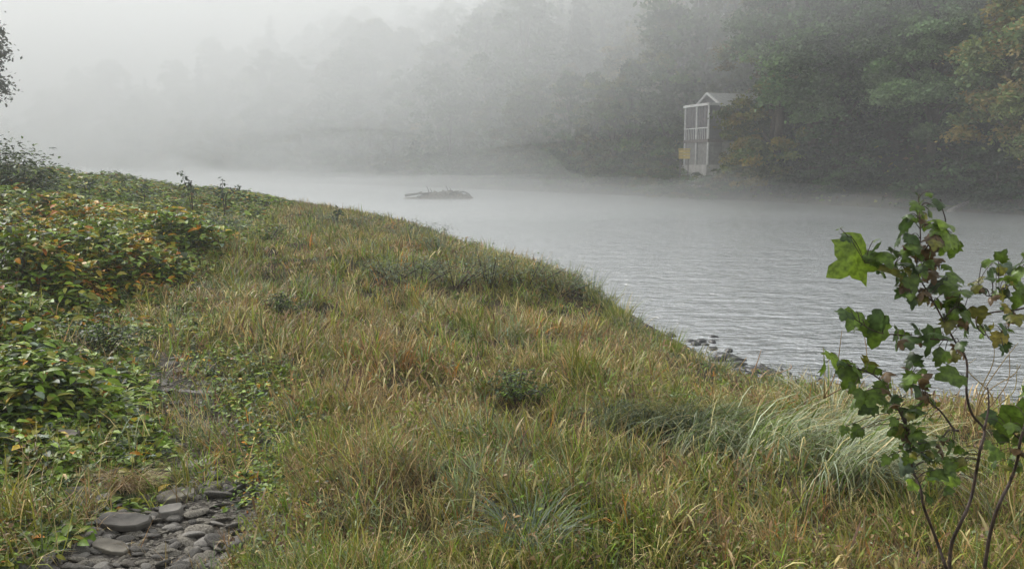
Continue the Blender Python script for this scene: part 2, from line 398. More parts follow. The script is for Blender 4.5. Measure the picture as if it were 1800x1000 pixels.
tag(link('seed_head_grass',stalks(74000).mesh('seed_head_grass'),M_GRASS),'dry pinkish brown seed heads rising above the bank grass','grass',kind='stuff')

def forbs(n0):
    g=Geo(); x,y,r=scatter(n0,1.8,45,1.45); s=s_near(x,y); k=(s>.5)&(rng.random(n0)<.25+.9*sstep(.35,.65,vnoise(x,y,.7,3,12)))&((path_d(x,y)>.45)|((y>4.8)&(rng.random(n0)<.6)))
    x,y,r=x[k],y[k],r[k]; n=len(x); per=3; idx=np.repeat(np.arange(n),per); m=n*per; far=np.clip(r/5,.6,9)[idx]; pg=(path_d(x,y)<.9)&(y>4.4)
    z=hgt(x,y)[idx]+rng.uniform(.01,.15,m)*(.6+.8*vnoise(x,y,1.1,3,14))[idx]
    c=np.stack([x[idx]+rng.normal(0,.02,m)*far**.5,y[idx]+rng.normal(0,.02,m)*far**.5,z],1)
    a=rng.uniform(0,6.28,m); d=np.stack([np.cos(a),np.sin(a),rng.uniform(-.8,.8,m)],1); nr=np.stack([rng.normal(0,.6,m),rng.normal(0,.6,m),np.ones(m)],1)
    leaves(g,c,d,nr,.024*far**.6*rng.uniform(.5,1.7,m),rng.uniform(.25,.6,m),jitter(pick(['green','olive','tan','brown','bright','pink','grey'],[2.5,2.5,1.6,1.3,1.2,1.2,1],n)[idx]*np.where(pg,0,1)[idx][:,None]+np.where(pg,1,0)[idx][:,None]*pick(['green','dark','olive'],[3,2,1],m),.3,.08))
    return g
tag(link('low_weeds',forbs(98000).mesh('low_weeds'),M_GRASS),'small leafy weeds and withered bits mixed into the bank grass','weeds',kind='stuff')
# ------------------------------------------------------------------ leafy undergrowth left of the path
def undergrowth(n0):
    g=Geo(); x,y,r=scatter(n0,2.2,60,1.5,-46,4)
    ls=leafside(x,y)+.8*(vnoise(x,y,1.3,2,9)-.5); s=s_near(x,y)
    k=(ls>-.15)&(s>.8)&(path_d(x,y)>np.interp(y,[4.5,7,9],[.45,.35,.0]))&(rng.random(n0)<.35+.9*vnoise(x,y,.8,3,20)); 
    k|=(s>.8)&(path_d(x,y)<.85)&(path_d(x,y)>.2)&(y>4.6)&(rng.random(n0)<.35)
    x,y,r=x[k],y[k],r[k]; n=len(x); hm=.06+.75*sstep(.38,.7,vnoise(x,y,1.1,3,21)); hm*=(sstep(-.3,1.6,leafside(x,y))*.85+.15)*(1-.62*sstep(13,22,y)*sstep(9,3,leafside(x,y)))
    z0=hgt(x,y); per=7; idx=np.repeat(np.arange(n),per); m=len(idx); far=np.clip(r/5,.7,9)[idx]
    z=z0[idx]+hm[idx]*rng.uniform(.15,1,m)**.6
    c=np.stack([x[idx]+rng.normal(0,.05,m)*far**.5,y[idx]+rng.normal(0,.05,m)*far**.5,z],1)
    a=rng.uniform(0,2*np.pi,m); d=np.stack([np.cos(a),np.sin(a),rng.uniform(-.5,.35,m)],1)
    nr=np.stack([rng.normal(0,.35,m),rng.normal(0,.35,m),np.ones(m)],1)
    orp=vnoise(x,y,1.1,2,22); 
    om=sstep(.58,.68,vnoise(x,y,.45,2,70))*(.25+.75*(y>9))*sstep(.45,.6,orp)+.9*sum(patch(x,y,*q) for q in ORANGE)
    col=pick(['green','dark','bright','olive','sage'],[5,3,2.0,1.5,.5],m)
    oc=np.array([(.52,.22,.015),(.50,.34,.03),(.30,.29,.03),(.36,.12,.02)])[rng.choice(4,m,p=[.27,.33,.32,.08])]
    col=np.where((rng.random(m)<.055+.48*np.clip(om,0,1)[idx])[:,None],oc,col*1.25)
    leaves(g,c,d,nr,.070*far**.5*rng.uniform(.45,1.55,m)*np.where(ls[k][idx]<.1,.55,1),rng.uniform(.4,.62,m),jitter(col,.3,.08))
    # stems
    sidx=np.arange(n)[::2]; b=np.stack([x,y,z0-.01],1)[sidx]
    ribbons(g,b,rng.uniform(0,6.3,len(sidx)),hm[sidx]*1.05,.006*np.clip(r[sidx]/5,.7,8)**.6,rng.uniform(0,.2,len(sidx)),rng.uniform(.1,.5,len(sidx)),jitter(pick(['brown','olive'],[1,1],len(sidx)),.2),2,[1,.8,.4])
    return g
ORANGE=[]
for px,py,rr in ((95,352,1.4),(150,372,1.2),(60,375,1.0),(110,395,.9),(205,372,1.2),(240,380,1.0),(170,505,.45),(160,525,.35),(262,452,.5),(15,590,.25),(20,615,.22),(30,700,.13),(255,470,.5),(5,790,.12)):
    q=hit(px,py,.3); ORANGE.append((q.x,q.y,rr*.7))
g=undergrowth(120000)
tag(link('undergrowth',g.mesh('undergrowth'),M_LEAF),'dense dark green and orange leafy weeds left of the stony path','undergrowth',kind='stuff')

# ------------------------------------------------------------------ individual plants on the bank
def shrub(px,py,hgt_,rad,cols,probs,leaf,label,n=900,name='bank_shrub',group=None,cat='shrub',ratio=.45,zoff=.0,world=None):
    q=Vector(world) if world else hit(px,py,zoff)
    e=empty(name,q,0,label,cat,group)
    gl=Geo(); gs=Geo(); nst=max(5,int(n/60))
    tips=[]
    for i in range(nst):
        a=random.uniform(0,6.283); rr=rad*math.sqrt(random.random()); hh=hgt_*(1-.55*(rr/rad)**2)*random.uniform(.7,1.08)
        P=smoothpath([(0.15*rr*math.cos(a),.15*rr*math.sin(a),-.03),(rr*.6*math.cos(a),rr*.6*math.sin(a),hh*.5),(rr*math.cos(a),rr*math.sin(a),hh)],3)
        tube(gs,P,np.linspace(.010,.003,len(P))*max(1,hgt_),jitter(PAL['brown'][None])[0],4); tips.append(P)
    T=np.array([random.choice(tips)[random.choice([2,3,4,4,5,5,6,6])] for _ in range(n)])
    c=T+rng.normal(0,1,(n,3))*np.array([rad*.16,rad*.16,hgt_*.10]); c[:,2]=np.maximum(c[:,2],.02)
    a=rng.uniform(0,6.283,n); d=np.stack([np.cos(a),np.sin(a),rng.uniform(-.4,.6,n)],1)
    nr=np.stack([rng.normal(0,.4,n),rng.normal(0,.4,n),np.ones(n)],1)
    clump=.75+.5*vnoise(c[:,0]*3+q.x,c[:,1]*3+c[:,2]*3,.5,2,5)
    leaves(gl,c,d,nr,leaf*rng.uniform(.6,1.4,n),np.full(n,ratio),jitter(pick(cols,probs,n)*clump[:,None],.25,.08))
    link('stem',gs.mesh('shrub_stems'),M_TWIG,e); link('foliage',gl.mesh('shrub_foliage'),M_TREE if leaf>.08 else M_LEAF,e)
    return e
shrub(2,335,1.5,1.6,['sage','dark','green'],[1.5,3,1],.13,'dark rounded bush on the bank crest at the left edge',2600,zoff=.3)
shrub(40,338,0.8,1.1,['sage','dark'],[2,3],.11,'smaller grey green bush sloping down beside the dark rounded bush',1100,zoff=.3)
shrub(28,470,.85,.75,['dark','green','sage'],[4,1.5,1],.06,'dark green leafy bush at the left edge below the orange leaves',2400,zoff=.2)
shrub(180,620,.42,.42,['dark','green'],[3,1.5],.055,'dark broad leaved bush between the stones and the left edge',800)
shrub(390,425,.55,.60,['sage','grey'],[3,1],.05,'rounded grey green bush at the edge of the tan grass',1300)
shrub(486,560,.38,.32,['dark','green'],[3,1],.045,'small dark green bush in the middle of the tan grass',600)
shrub(482,505,.5,.28,['brown','dark','pink'],[3,1.5,1],.035,'brown withered bush standing in the tan grass',650)
shrub(905,700,.22,.34,['dark','green','sage'],[3,2,1],.035,'dark green bush in the middle foreground grass',900)
shrub(470,425,.45,.5,['green','dark'],[1,1],.05,'small green bush near the crest of the grassy bank',500)
for i,(px,py,hh,rr) in enumerate(((735,500,.5,.7),(800,502,.55,.75),(860,505,.6,.8),(925,503,.5,.7),(985,515,.42,.6),(690,492,.4,.6))):
    shrub(px,py,hh,rr,['sage','grey','green'],[3,2,1],.055,'silvery green willow bush, one of the low row behind the tan grass',900,'willow_bush','low willow bushes along the bank',ratio=.25)
for i,(px,py,hh,rr) in enumerate(((640,405,.5,.9),(700,418,.55,.9),(745,425,.6,.9),(590,398,.4,.8),(780,448,.45,.6))):
    shrub(px,py,hh,rr,['sage','grey','dark'],[3,1.5,1],.07,'low grey bush in the row on the crest beside the water',500,'crest_bush','low bushes along the crest of the bank',ratio=.3)

def seedling(px_base,py_base,Y,tips,label,leaf=.12,name='seedling'):
    b=at(px_base,py_base,Y); b.z=h1(b.x,b.y)-.03; e=empty(name,b,0,label,'seedling'); gs=Geo(); gl=Geo()
    for tp in tips:
        P=[Vector((0,0,0))]+[at(a,b_,Y+random.uniform(-.3,.3))-b for a,b_ in tp]
        P=smoothpath([tuple(v) for v in P],4); tube(gs,P,np.linspace(.02,.006,len(P))*Y/30,None,4)
        n=26; k=rng.integers(len(P)//2,len(P),n); c=P[k]+rng.normal(0,.06*Y/30,(n,3)); d=rng.normal(size=(n,3))
        leaves(gl,c,d,np.tile([0,0,1.],(n,1))+rng.normal(0,.4,(n,3)),leaf*rng.uniform(.6,1.3,n),np.full(n,.6),jitter(np.tile(PAL['sage']*.6,(n,1)),.3))
    link('stem',gs.mesh('seedling_stem'),M_TWIG,e); link('foliage',gl.mesh('seedling_leaves'),M_TREE,e)
seedling(338,352,27,[[(330,335),(318,305)],[(336,340),(334,320),(322,308)],[(338,345),(341,328)]],'tallest leafy seedling standing against the river on the bank crest',.11)
seedling(394,360,26,[[(392,345),(391,316)],[(398,342),(412,338),(421,326)],[(392,350),(388,342)]],'forked leafy seedling against the river right of the tallest seedling',.11)
seedling(254,345,28,[[(253,334),(252,324)]],'tiny single stemmed seedling against the water left of the tallest seedling',.11)
seedling(155,335,26,[[(158,328),(163,320)],[(150,330),(146,326)]],'small ragged seedling on the crest above the orange leaves',.11)
seedling(594,395,24,[[(593,380),(595,368)]],'small dark seedling standing alone beside the river above the row of bushes',.13)

# tussocks of long drooping grass ------------------------------------------------
def tussock(px,py,n,length,width,cols,probs,label,group=None,spread=.12,droop=(1.6,2.7),dirn=None,dsp=3.1,zoff=.1,shade=1):
    q=hit(px,py,zoff); e=tag(bpy.data.objects.new('grass_tussock',None),label,'grass tussock',group); COL.objects.link(e); e.location=q
    g=Geo(); rr=spread*np.sqrt(rng.random(n)); a=rng.uniform(0,6.283,n)
    base=np.stack([rr*np.cos(a),rr*np.sin(a),np.full(n,-.02)],1); az=(a if dirn is None else dirn+rng.uniform(-dsp,dsp,n))+rng.normal(0,.25,n)
    ln=length*rng.uniform(.55,1.15,n)
    zm=np.full(n,.01)+rng.uniform(0,.05,n)
    ribbons(g,base,az,ln,width*rng.uniform(.6,1.4,n),rng.uniform(0,.5,n),rng.uniform(*droop,n),jitter(pick(cols,probs,n),.3,.07),6,power=1.1,zmin=zm)
    link('blades',g.mesh('tussock_blades'),M_GRASS,e)
GS=['pale','grey','green','straw']
tussock(1290,775,620,.78,.009,GS,[1.2,3,2,.8],'large flopped tussock of long grey green blades near the water',spread=.36,dirn=-.8,dsp=1.8,droop=(1.9,2.9))
tussock(1400,795,560,.85,.0095,GS,[2.2,3,2,1],'flopped pale tussock with blades combed towards the sapling',spread=.32,dirn=-.6,dsp=1.3,droop=(1.9,2.9))
tussock(1215,735,460,.6,.006,['sage','olive','dark','grey'],[2,2,2,1],'dark hollow tussock hanging over shade above the flopped blades',spread=.22,dirn=-1.5,dsp=1.6)
tussock(1110,730,460,.58,.006,['sage','olive','grey','dark'],[2,2,1,2],'olive tussock overhanging the dark hollow in the grass',spread=.25,dirn=-1.6,dsp=1.5)
tussock(1460,740,380,.7,.008,GS,[2,2,2,2],'green grey tussock behind the leftmost sapling leaves',spread=.2)
tussock(1500,830,380,.8,.009,GS,[3,2,1,1],'low combed tussock beside the foot of the sapling',spread=.2,dirn=-.5,dsp=1.2)
tussock(930,925,260,.40,.005,['sage','grey','green'],[4,1,2],'blue green drooping tussock in the foreground grass',spread=.13)
tussock(620,830,150,.32,.005,['pink','tan','straw','brown'],[2,2,1,1],'brown bristly tussock in the foreground centre left',spread=.30,droop=(.6,1.6))
tussock(232,838,420,.36,.0045,['tan','straw','pink','olive'],[3,2,2,1],'brown drooping tussock hanging over the edge of the stony hollow',spread=.10,dirn=-1.3,dsp=1.9)
tussock(1135,800,24,.22,.007,['straw','grey'],[2,1],'little tuft of pale upright stalks in the foreground grass',spread=.05,droop=(.05,.5))
tussock(1180,608,120,.38,.008,['bright','olive'],[1,2],'light green grass tuft at the tip of the bank by the water',spread=.12,droop=(.3,1.2))
tussock(1090,555,150,.5,.009,['bright','olive','straw'],[1,2,1],'light green tuft leaning out over the river',spread=.16,droop=(.4,1.3))

for i,(px,py,n_,ln_) in enumerate(((655,408,90,.6),(720,420,90,.6),(770,442,100,.6),(835,462,110,.55),(890,472,110,.55),(945,482,120,.5),(1000,492,120,.5),(1035,508,120,.5),(1062,528,120,.45),(1105,572,110,.4),(1150,590,100,.35),(1215,622,90,.3),(1262,640,90,.3),(1330,668,90,.3),(1395,680,90,.35),(1440,690,90,.35))):
    tussock(px,py,n_,ln_,.009+.004*(i<6),['sage','olive','grey','straw','green'],[3,3,1.5,1.5,2],'ragged grass tuft in the row along the water edge of the bank','grass tufts along the water edge',.2,droop=(.4,1.9))
# ------------------------------------------------------------------ stones
def stone_mesh(seed,flat=.4,ang=.25):
    r=np.random.default_rng(seed); nu,nv=14,9; V=[]
    ph=r.uniform(0,6,8)
    planes=r.normal(size=(14,3)); planes/=np.linalg.norm(planes,axis=1,keepdims=True); pd=r.uniform(.55,.9,14)
    for j in range(nv+1):
        v=math.pi*j/nv
        for i in range(nu):
            u=2*math.pi*i/nu; p=np.array([math.sin(v)*math.cos(u),math.sin(v)*math.sin(u),math.cos(v)])
            p*=1+.08*math.sin(2*u+ph[0])*math.sin(v)+.05*math.sin(3*u+ph[1]+v)
            for q,dd in zip(planes,pd):
                k=p@q
                if k>dd: p=p-q*(k-dd)*(.9)
            V.append(p*[1,.75,flat])
    Q=[(j*nu+i,j*nu+(i+1)%nu,(j+1)*nu+(i+1)%nu,(j+1)*nu+i) for j in range(nv) for i in range(nu)]
    Q=[(a,d,c,b) for a,b,c,d in Q]
    me=mkmesh('stone',V,[Q],None,True)
    return me
SM=[stone_mesh(i,random.uniform(.16,.36)) for i in range(12)]
for k,me in enumerate(SM): me.materials.append([M_STONE,M_STONED,M_STONE,M_STONED,M_STONEP][k%5])
SW=[stone_mesh(40+i,random.uniform(.3,.5)) for i in range(5)]
for me in SW: me.materials.append(M_WET)
def stone(me,loc,s,rot,label,group=None,name='stone',sc=(1,1,1)):
    o=bpy.data.objects.new(name,me); COL.objects.link(o); o.location=loc; o.scale=(s*sc[0],s*sc[1],s*sc[2]); o.rotation_euler=rot
    tag(o,label,'stone',group); return o
# slabs singled out
def slab(px,py,length,wid,th,rz,tilt,mat,label,seed,up=.0):
    r=np.random.default_rng(seed); q=hit(px,py)
    out=[]; n=9
    for i in range(n):
        a=2*math.pi*i/n+r.uniform(-.2,.2); rad=r.uniform(.85,1.08)
        out.append((length/2*rad*np.sign(math.cos(a))*abs(math.cos(a))**.6, wid/2*rad*np.sign(math.sin(a))*abs(math.sin(a))**.6))
    V=[];C=None
    for k,(zz,sc) in enumerate(((-th/2,.9),(-th*.32,1),(th*.32,1),(th/2,.93))):
        for i,(a,b) in enumerate(out): V.append((a*sc,b*sc,zz+r.uniform(-.06,.06)*th))
    V+= [(0,0,-th/2),(0,0,th/2)]
    Q=[(k*n+i,k*n+(i+1)%n,(k+1)*n+(i+1)%n,(k+1)*n+i) for k in range(3) for i in range(n)]
    T=[(4*n,(i+1)%n,i) for i in range(n)]+[(4*n+1,3*n+i,3*n+(i+1)%n) for i in range(n)]
    me=mkmesh('slab',V,[Q,T],None,False); me.materials.append(mat)
    o=bpy.data.objects.new('stone_slab',me); COL.objects.link(o); o.location=q+Vector((0,0,up)); o.rotation_euler=(tilt[0],tilt[1],rz)
    bv=o.modifiers.new('bevel','BEVEL'); bv.width=th*.05; bv.segments=1; bv.limit_method='ANGLE'
    tag(o,label,'stone slab')
slab(215,935,.30,.13,.042,R(-6),(R(14),R(2)),M_STONED,'long dark flat slab lying in the stony hollow',1,.05)
slab(140,890,.16,.14,.05,R(30),(R(38),R(18)),M_STONE,'pale grey wedge of stone tilted up behind the long slab',2,.045)
slab(345,826,.24,.10,.035,R(14),(R(8),R(-4)),M_STONEP,'pale narrow slab at the head of the stony hollow',3,.025)
slab(310,880,.22,.12,.035,R(20),(R(12),R(-6)),M_STONE,'thin grey slab tilted between the pale narrow slab and the long one',4,.03)
slab(345,697,.34,.07,.03,R(-4),(R(6),R(2)),M_STONEP,'pale strip of stone lying across the weedy part of the path',5,.03)
slab(235,600,.22,.10,.035,R(0),(R(6),0),M_STONE,'grey stone among dark leaves beside the path',6,.03)
slab(195,972,.20,.09,.028,R(-12),(R(10),R(8)),M_STONE,'curved grey slab in front of the long dark slab',7,.03)
slab(300,908,.13,.10,.05,R(15),(R(10),R(-5)),M_STONEP,'light blocky stone at the right end of the long dark slab',8,.03)
slab(120,778,.15,.09,.035,R(8),(R(14),R(5)),M_STONE,'grey stone with pale edge under the brown weeds at the left',9,.05)
V0=np.array([(1,0,0),(0,1,0),(-1,0,0),(0,-1,0),(0,0,.6),(0,0,-.6),(.6,.6,.25),(-.6,.6,.25),(-.6,-.6,.25),(.6,-.6,.25)],float)
F0=np.array([(4,0,6),(4,6,1),(4,1,7),(4,7,2),(4,2,8),(4,8,3),(4,3,9),(4,9,0),(5,6,0),(5,1,6),(5,7,1),(5,2,7),(5,8,2),(5,3,8),(5,9,3),(5,0,9)])
n=14000; yy=rng.uniform(1.8,9,n); xx=np.interp(yy,PATH[:,1],PATH[:,0])+rng.normal(0,.36,n); sz=rng.uniform(.004,.016,n); th=rng.uniform(0,6.28,n)
W_=V0[None]*rng.uniform(.6,1.2,(n,10,1))*sz[:,None,None]; Xr=W_[:,:,0]*np.cos(th)[:,None]-W_[:,:,1]*np.sin(th)[:,None]; Yr=W_[:,:,0]*np.sin(th)[:,None]+W_[:,:,1]*np.cos(th)[:,None]
Vg=np.stack([Xr+xx[:,None],Yr*.8+yy[:,None],W_[:,:,2]*.7+hgt(xx,yy)[:,None]+sz[:,None]*.2],-1).reshape(-1,3)
tag(link('gravel',mkmesh('gravel',Vg,[(F0[None]+(np.arange(n)*10)[:,None,None]).reshape(-1,3)],None,False),M_STONE),'fine grey gravel on the bed of the stony path','gravel',kind='stuff')
cnt=0
for _ in range(4000):
    if cnt>=295: break
    px=random.uniform(10,420); py=random.uniform(840,1015)
    q=hit(px,py)
    d=path_d(np.array([q.x]),np.array([q.y]))[0]
    if d>.55+.35*(py>930): continue
    s=random.uniform(.022,.058)*(1+.7*(random.random()<.2)); cnt+=1
    stone(random.choice(SM),q+Vector((0,0,s*.2)),s,(random.uniform(-.45,.45),random.uniform(-.45,.45),random.gauss(0,.5)),'small flat grey cobble in the stony hollow','cobbles filling the stony hollow')
for i in range(70):
    px,py=random.uniform(215,420),random.uniform(520,800); q=hit(px,py)
    if path_d(np.array([q.x]),np.array([q.y]))[0]>.5: continue
    stone(random.choice(SM),q+Vector((0,0,.01)),random.uniform(.04,.10),(random.uniform(-.2,.2),random.uniform(-.2,.2),random.uniform(0,6.28)),'flat grey stone on the weedy upper part of the path','stones along the weedy path',sc=(1.2,1,.8))
for px,py,s in ((1254,592,.085),(1253,602,.09),(1254,614,.11),(1281,618,.09),(1232,600,.12),(1222,606,.11),(1215,600,.10),(1240,606,.08),(1262,622,.07),(1275,630,.2),(1290,633,.16),(1262,633,.13),(1300,640,.12),(1338,652,.17),(1350,655,.13),(1327,653,.14),(1365,658,.1),(1310,650,.12),(1296,655,.10),(1320,660,.1),(1180,590,.14),(1122,575,.14),(1130,585,.11),(1340,645,.10),(1386,658,.06),(1374,650,.04),(1440,668,.07),(1345,664,.12),(1280,645,.13)):
    d=ray(px,py); tt=-EYE.z/d[2]; X,Y=d[0]*tt,d[1]*tt
    stone(random.choice(SW),(X,Y,max(0,h1(X,Y))+s*.08),s,(0,0,random.uniform(0,6.28)),'dark wet rock standing in the shallows off the bank','wet rocks at the water edge')

M_DRIFT=solid_mat('weathered_driftwood',(.10,.095,.088),(.24,.23,.21),10,.85,.5)
# ------------------------------------------------------------------ pile in the river
q=at(765,348,60); d=ray(765,349); tt=-EYE.z/d[2]; bx,by=d[0]*tt,d[1]*tt
e=empty('driftwood_pile',(bx,by,0),0,'low grey pile of driftwood and rock out in the misty river','driftwood pile')
g=Geo(); nu,nv=40,14; 
U,Vv=np.meshgrid(np.linspace(-1,1,nu),np.linspace(-1,1,nv),indexing='ij')
prof=np.interp(U,[-1,-.7,-.35,-.1,0.3,.6,.85,1],[0,.16,.25,.55,.62,.5,.42,0])
Z=prof*np.sqrt(np.clip(1-Vv**2,0,1))*(.35+1.3*vnoise(U*11,Vv*4,1,3,30))-.12
me_V=np.stack([U*3.1,Vv*1.0,Z],-1).reshape(-1,3); i=np.arange((nu-1)*(nv-1)); a=(i//(nv-1))*nv+i%(nv-1)
link('gravel_mound',mkmesh('gravel_mound',me_V,[np.stack([a,a+nv,a+nv+1,a+1],1)]),M_STONE,e)
for k in range(9):
    g=Geo(); x0=random.uniform(-1.6,2.4); ang=random.uniform(-.5,.5); ln=random.uniform(.7,2.0); z0=random.uniform(.25,.55)
    P=[(x0-ln/2*math.cos(ang),-.7+random.uniform(-.2,.5),z0-random.uniform(.1,.25)),(x0,-.6+random.uniform(-.2,.5),z0),(x0+ln/2*math.cos(ang),-.5+random.uniform(-.3,.4),z0+random.uniform(-.25,.15))]
    P=smoothpath(P,3); tube(g,P,np.linspace(.09,.05,len(P))*random.uniform(.6,1.2),None,6); link('log',g.mesh('log'),M_DRIFT,e)
for x0,hh in ((-.55,.95),(.95,1.0),(1.25,.85),(-.3,.8)):
    g=Geo(); P=smoothpath([(x0,0,.2),(x0+.05,0,hh*.6),(x0-.12,0.05,hh)],3); tube(g,P,np.linspace(.04,.012,len(P)),None,5); link('branch',g.mesh('branch'),M_BARK,e)

# ------------------------------------------------------------------ far bank trees
def tree_meshes(H,Wd,kind,seed,palette,nclump=120,per=110,leaf=.38,low=.03):
    r=np.random.default_rng(seed); g=Geo(); gt=Geo()
    tr=[(0,0,-1.0),(r.normal(0,.02)*H,r.normal(0,.02)*H,H*.3),(r.normal(0,.03)*H,r.normal(0,.03)*H,H*.62),(r.normal(0,.03)*H,r.normal(0,.03)*H,H*.92)]
    P=smoothpath(tr,4); tube(gt,P,np.linspace(.022*H,.004*H,len(P)),None,7)
    if kind=='conifer':
        levels=26; cc=[]
        for i in range(levels):
            f=i/levels; z=H*(.10+.9*f); R_=Wd*(1-f)**.85*r.uniform(.75,1.12)
            nb=max(3,int(8*(1-f)+3)); ph=r.uniform(0,6)
            for j in range(nb):
                a=ph+6.283*j/nb+r.normal(0,.2); rr=R_*r.uniform(.6,1.2); z=H*(.10+.9*f)+r.normal(0,.03*H*(1-f))
                for t_ in np.linspace(.25,1,5): cc.append((rr*t_*math.cos(a),rr*t_*math.sin(a),z-rr*.28*t_**1.5, (.32*(1.25-t_)+.10)*(.2+.8*(1-f))))
                if i%3==0: tube(gt,[(0,0,z),(rr*.9*math.cos(a),rr*.9*math.sin(a),z-rr*.22)],[.05,.01],None,4)
        cc=np.array(cc); idx=np.repeat(np.arange(len(cc)),max(4,int(nclump*per/len(cc)))); n=len(idx)
        c=cc[idx,:3]+r.normal(size=(n,3))*(cc[idx,3:4]*np.array([1,1,.8])*Wd/3)
        tint=(.8+.4*r.random(len(cc)))[idx]
    else:
        cc=[]; 
        # lobes of the crown carried by limbs
        nl=r.integers(8,12); lobes=[]
        for i in range(nl):
            f=(i+.5)/nl; a=i*2.4+r.normal(0,.3); z=H*(low+.16+(.80-low)*f); rr=Wd*math.sin(math.pi*min(1,.25+.75*f)**.9)*r.uniform(.45,.75)*(1.0 if f<.9 else .3)
            lobes.append((rr*math.cos(a),rr*math.sin(a),z,Wd*r.uniform(.40,.58)*(1-.35*f)))
            tube(gt,smoothpath([(0,0,z*.55),(rr*.45*math.cos(a),rr*.45*math.sin(a),z*.82),(rr*math.cos(a),rr*math.sin(a),z)],3),np.linspace(.010*H,.003*H,7),None,5)
        lobes.append((0,0,H*.86,Wd*.42))
        for i in range(5 if low<.06 else 0): lobes.append((Wd*.5*math.cos(i*1.26+seed),Wd*.5*math.sin(i*1.26+seed),H*.10+Wd*.12,Wd*.42))
        lobes=np.array(lobes); li=r.integers(0,len(lobes),nclump)
        d=r.normal(size=(nclump,3)); d[:,2]=d[:,2]*.8+.15; d/=np.linalg.norm(d,axis=1,keepdims=True)
        cc=lobes[li,:3]+d*lobes[li,3:4]*r.uniform(.72,1.06,(nclump,1))*np.array([1,1,.85]); cc=cc[cc[:,2]>H*low]
        idx=np.repeat(np.arange(len(cc)),per); n=len(idx); csz=r.uniform(.45,.95,len(cc))*Wd/4.2
        off=r.normal(size=(n,3))*np.array([1,1,.42]); c=cc[idx]+off*csz[idx][:,None]*.55
        c[:,2]-= .25*(np.hypot(off[:,0],off[:,1])**1.5)*csz[idx]*.4
        tint=(.5+1.0*r.random(len(cc)))[idx]
    A=np.array(palette); ci=r.integers(0,len(A),len(cc)); ci2=r.integers(0,len(A),n)
    col=np.where((r.random(n)<.85)[:,None],A[ci][idx],A[ci2])*tint[:,None]*r.uniform(.85,1.15,(n,1))
    quads(g,c,leaf*r.uniform(.6,1.4,n),col,.5)
    return g.mesh('tree_crown'),gt.mesh('tree_trunk')
GREENS=[(.058,.105,.026),(.074,.122,.034),(.04,.078,.024)]; YEL=[(.15,.15,.03),(.10,.13,.025),(.19,.145,.03)]
OLV=[(.09,.105,.024),(.065,.095,.02),(.115,.10,.028)]; RUST=[(.18,.085,.03),(.12,.085,.03)]; DARK=[(.02,.04,.02),(.028,.045,.022)]; PALE=[(.13,.20,.09),(.15,.215,.10)]
VAR={'a':tree_meshes(14,4.6,'d',1,GREENS),'b':tree_meshes(12,4.2,'d',2,OLV),'c':tree_meshes(15,4.4,'d',3,GREENS+YEL[:1]),
     'y':tree_meshes(10,3.6,'d',4,YEL),'r':tree_meshes(9,3.4,'d',5,RUST+YEL[1:2]),'k':tree_meshes(17,3.2,'conifer',6,DARK,130,150,.3),
     'k2':tree_meshes(14,2.8,'conifer',7,DARK,120,150,.3)}
BRIGHT=[(.085,.15,.05),(.105,.17,.06),(.06,.11,.04)]
BIG={'A':tree_meshes(19,5.6,'d',11,BRIGHT,230,260,.30,.12),'B':tree_meshes(17,5.0,'d',12,PALE+BRIGHT[:2],210,260,.30,.12),
     'Y':tree_meshes(18,4.0,'d',13,YEL+OLV[:2],220,230,.27,.04),'P':tree_meshes(12.5,4.4,'d',14,[(.16,.20,.06),(.13,.19,.07),(.24,.19,.06)],220,240,.27,.10)}
def plant(mesh,x,y,label,group=None,s=1,rz=None,name='deciduous_tree',z=None,sz=1):
    z=h1(x,y) if z is None else z
    e=empty(name,(x,y,z),random.uniform(0,6.28) if rz is None else rz,label,'tree',group); e.scale=(s,s,s*sz)
    link('crown',mesh[0],M_TREE,e); link('trunk',mesh[1],M_BARK,e); return e
LB={'a':'hazy green broadleaf tree within the foggy wood on the far hillside','b':'hazy olive broadleaf tree within the foggy wood on the far hillside','c':'hazy tall mixed green tree within the foggy wood on the far hillside',
    'y':'hazy yellowish tree within the foggy wood on the far hillside','r':'hazy rusty brown tree within the foggy wood on the far hillside',
    'k':'hazy dark tall conifer within the foggy wood on the far hillside','k2':'hazy dark shorter conifer within the foggy wood on the far hillside'}
placed=[]
def ok(x,y,dmin):
    for a,b in placed:
        if (a-x)**2+(b-y)**2<dmin*dmin: return False
    placed.append((x,y)); return True
HX,HY=17.6,74.0
def X(px,Y): return (px-900)/F*Y*1.0
SPECIAL=[('Y',1350,66,'yellow green tree at the right of the house, crown down to the shore',1.0,'deciduous_tree'),
 ('A',1432,63,'tall green tree right of the yellow green tree beside the house',1.05,'deciduous_tree'),
 ('B',1468,62,'pale green tree with drooping boughs in the middle of the near far bank',.9,'deciduous_tree'),
 ('A',1560,62,'tall dark green tree over the darkest part of the far shore',1.1,'deciduous_tree'),
 ('B',1625,56,'pale leaved tree whose boughs droop over the dark shore at the right',.85,'deciduous_tree'),
 ('P',1790,48,'separate lighter tree with tawny top at the right edge',.98,'deciduous_tree'),
 ('A',1730,64,'tall shaded tree behind the tawny topped tree',1.1,'deciduous_tree')]
for k,px,Y,lab,s,nm in SPECIAL:
    x=X(px,Y); placed.append((x,Y)); plant(BIG[k],x,Y,lab,None,s,name=nm)
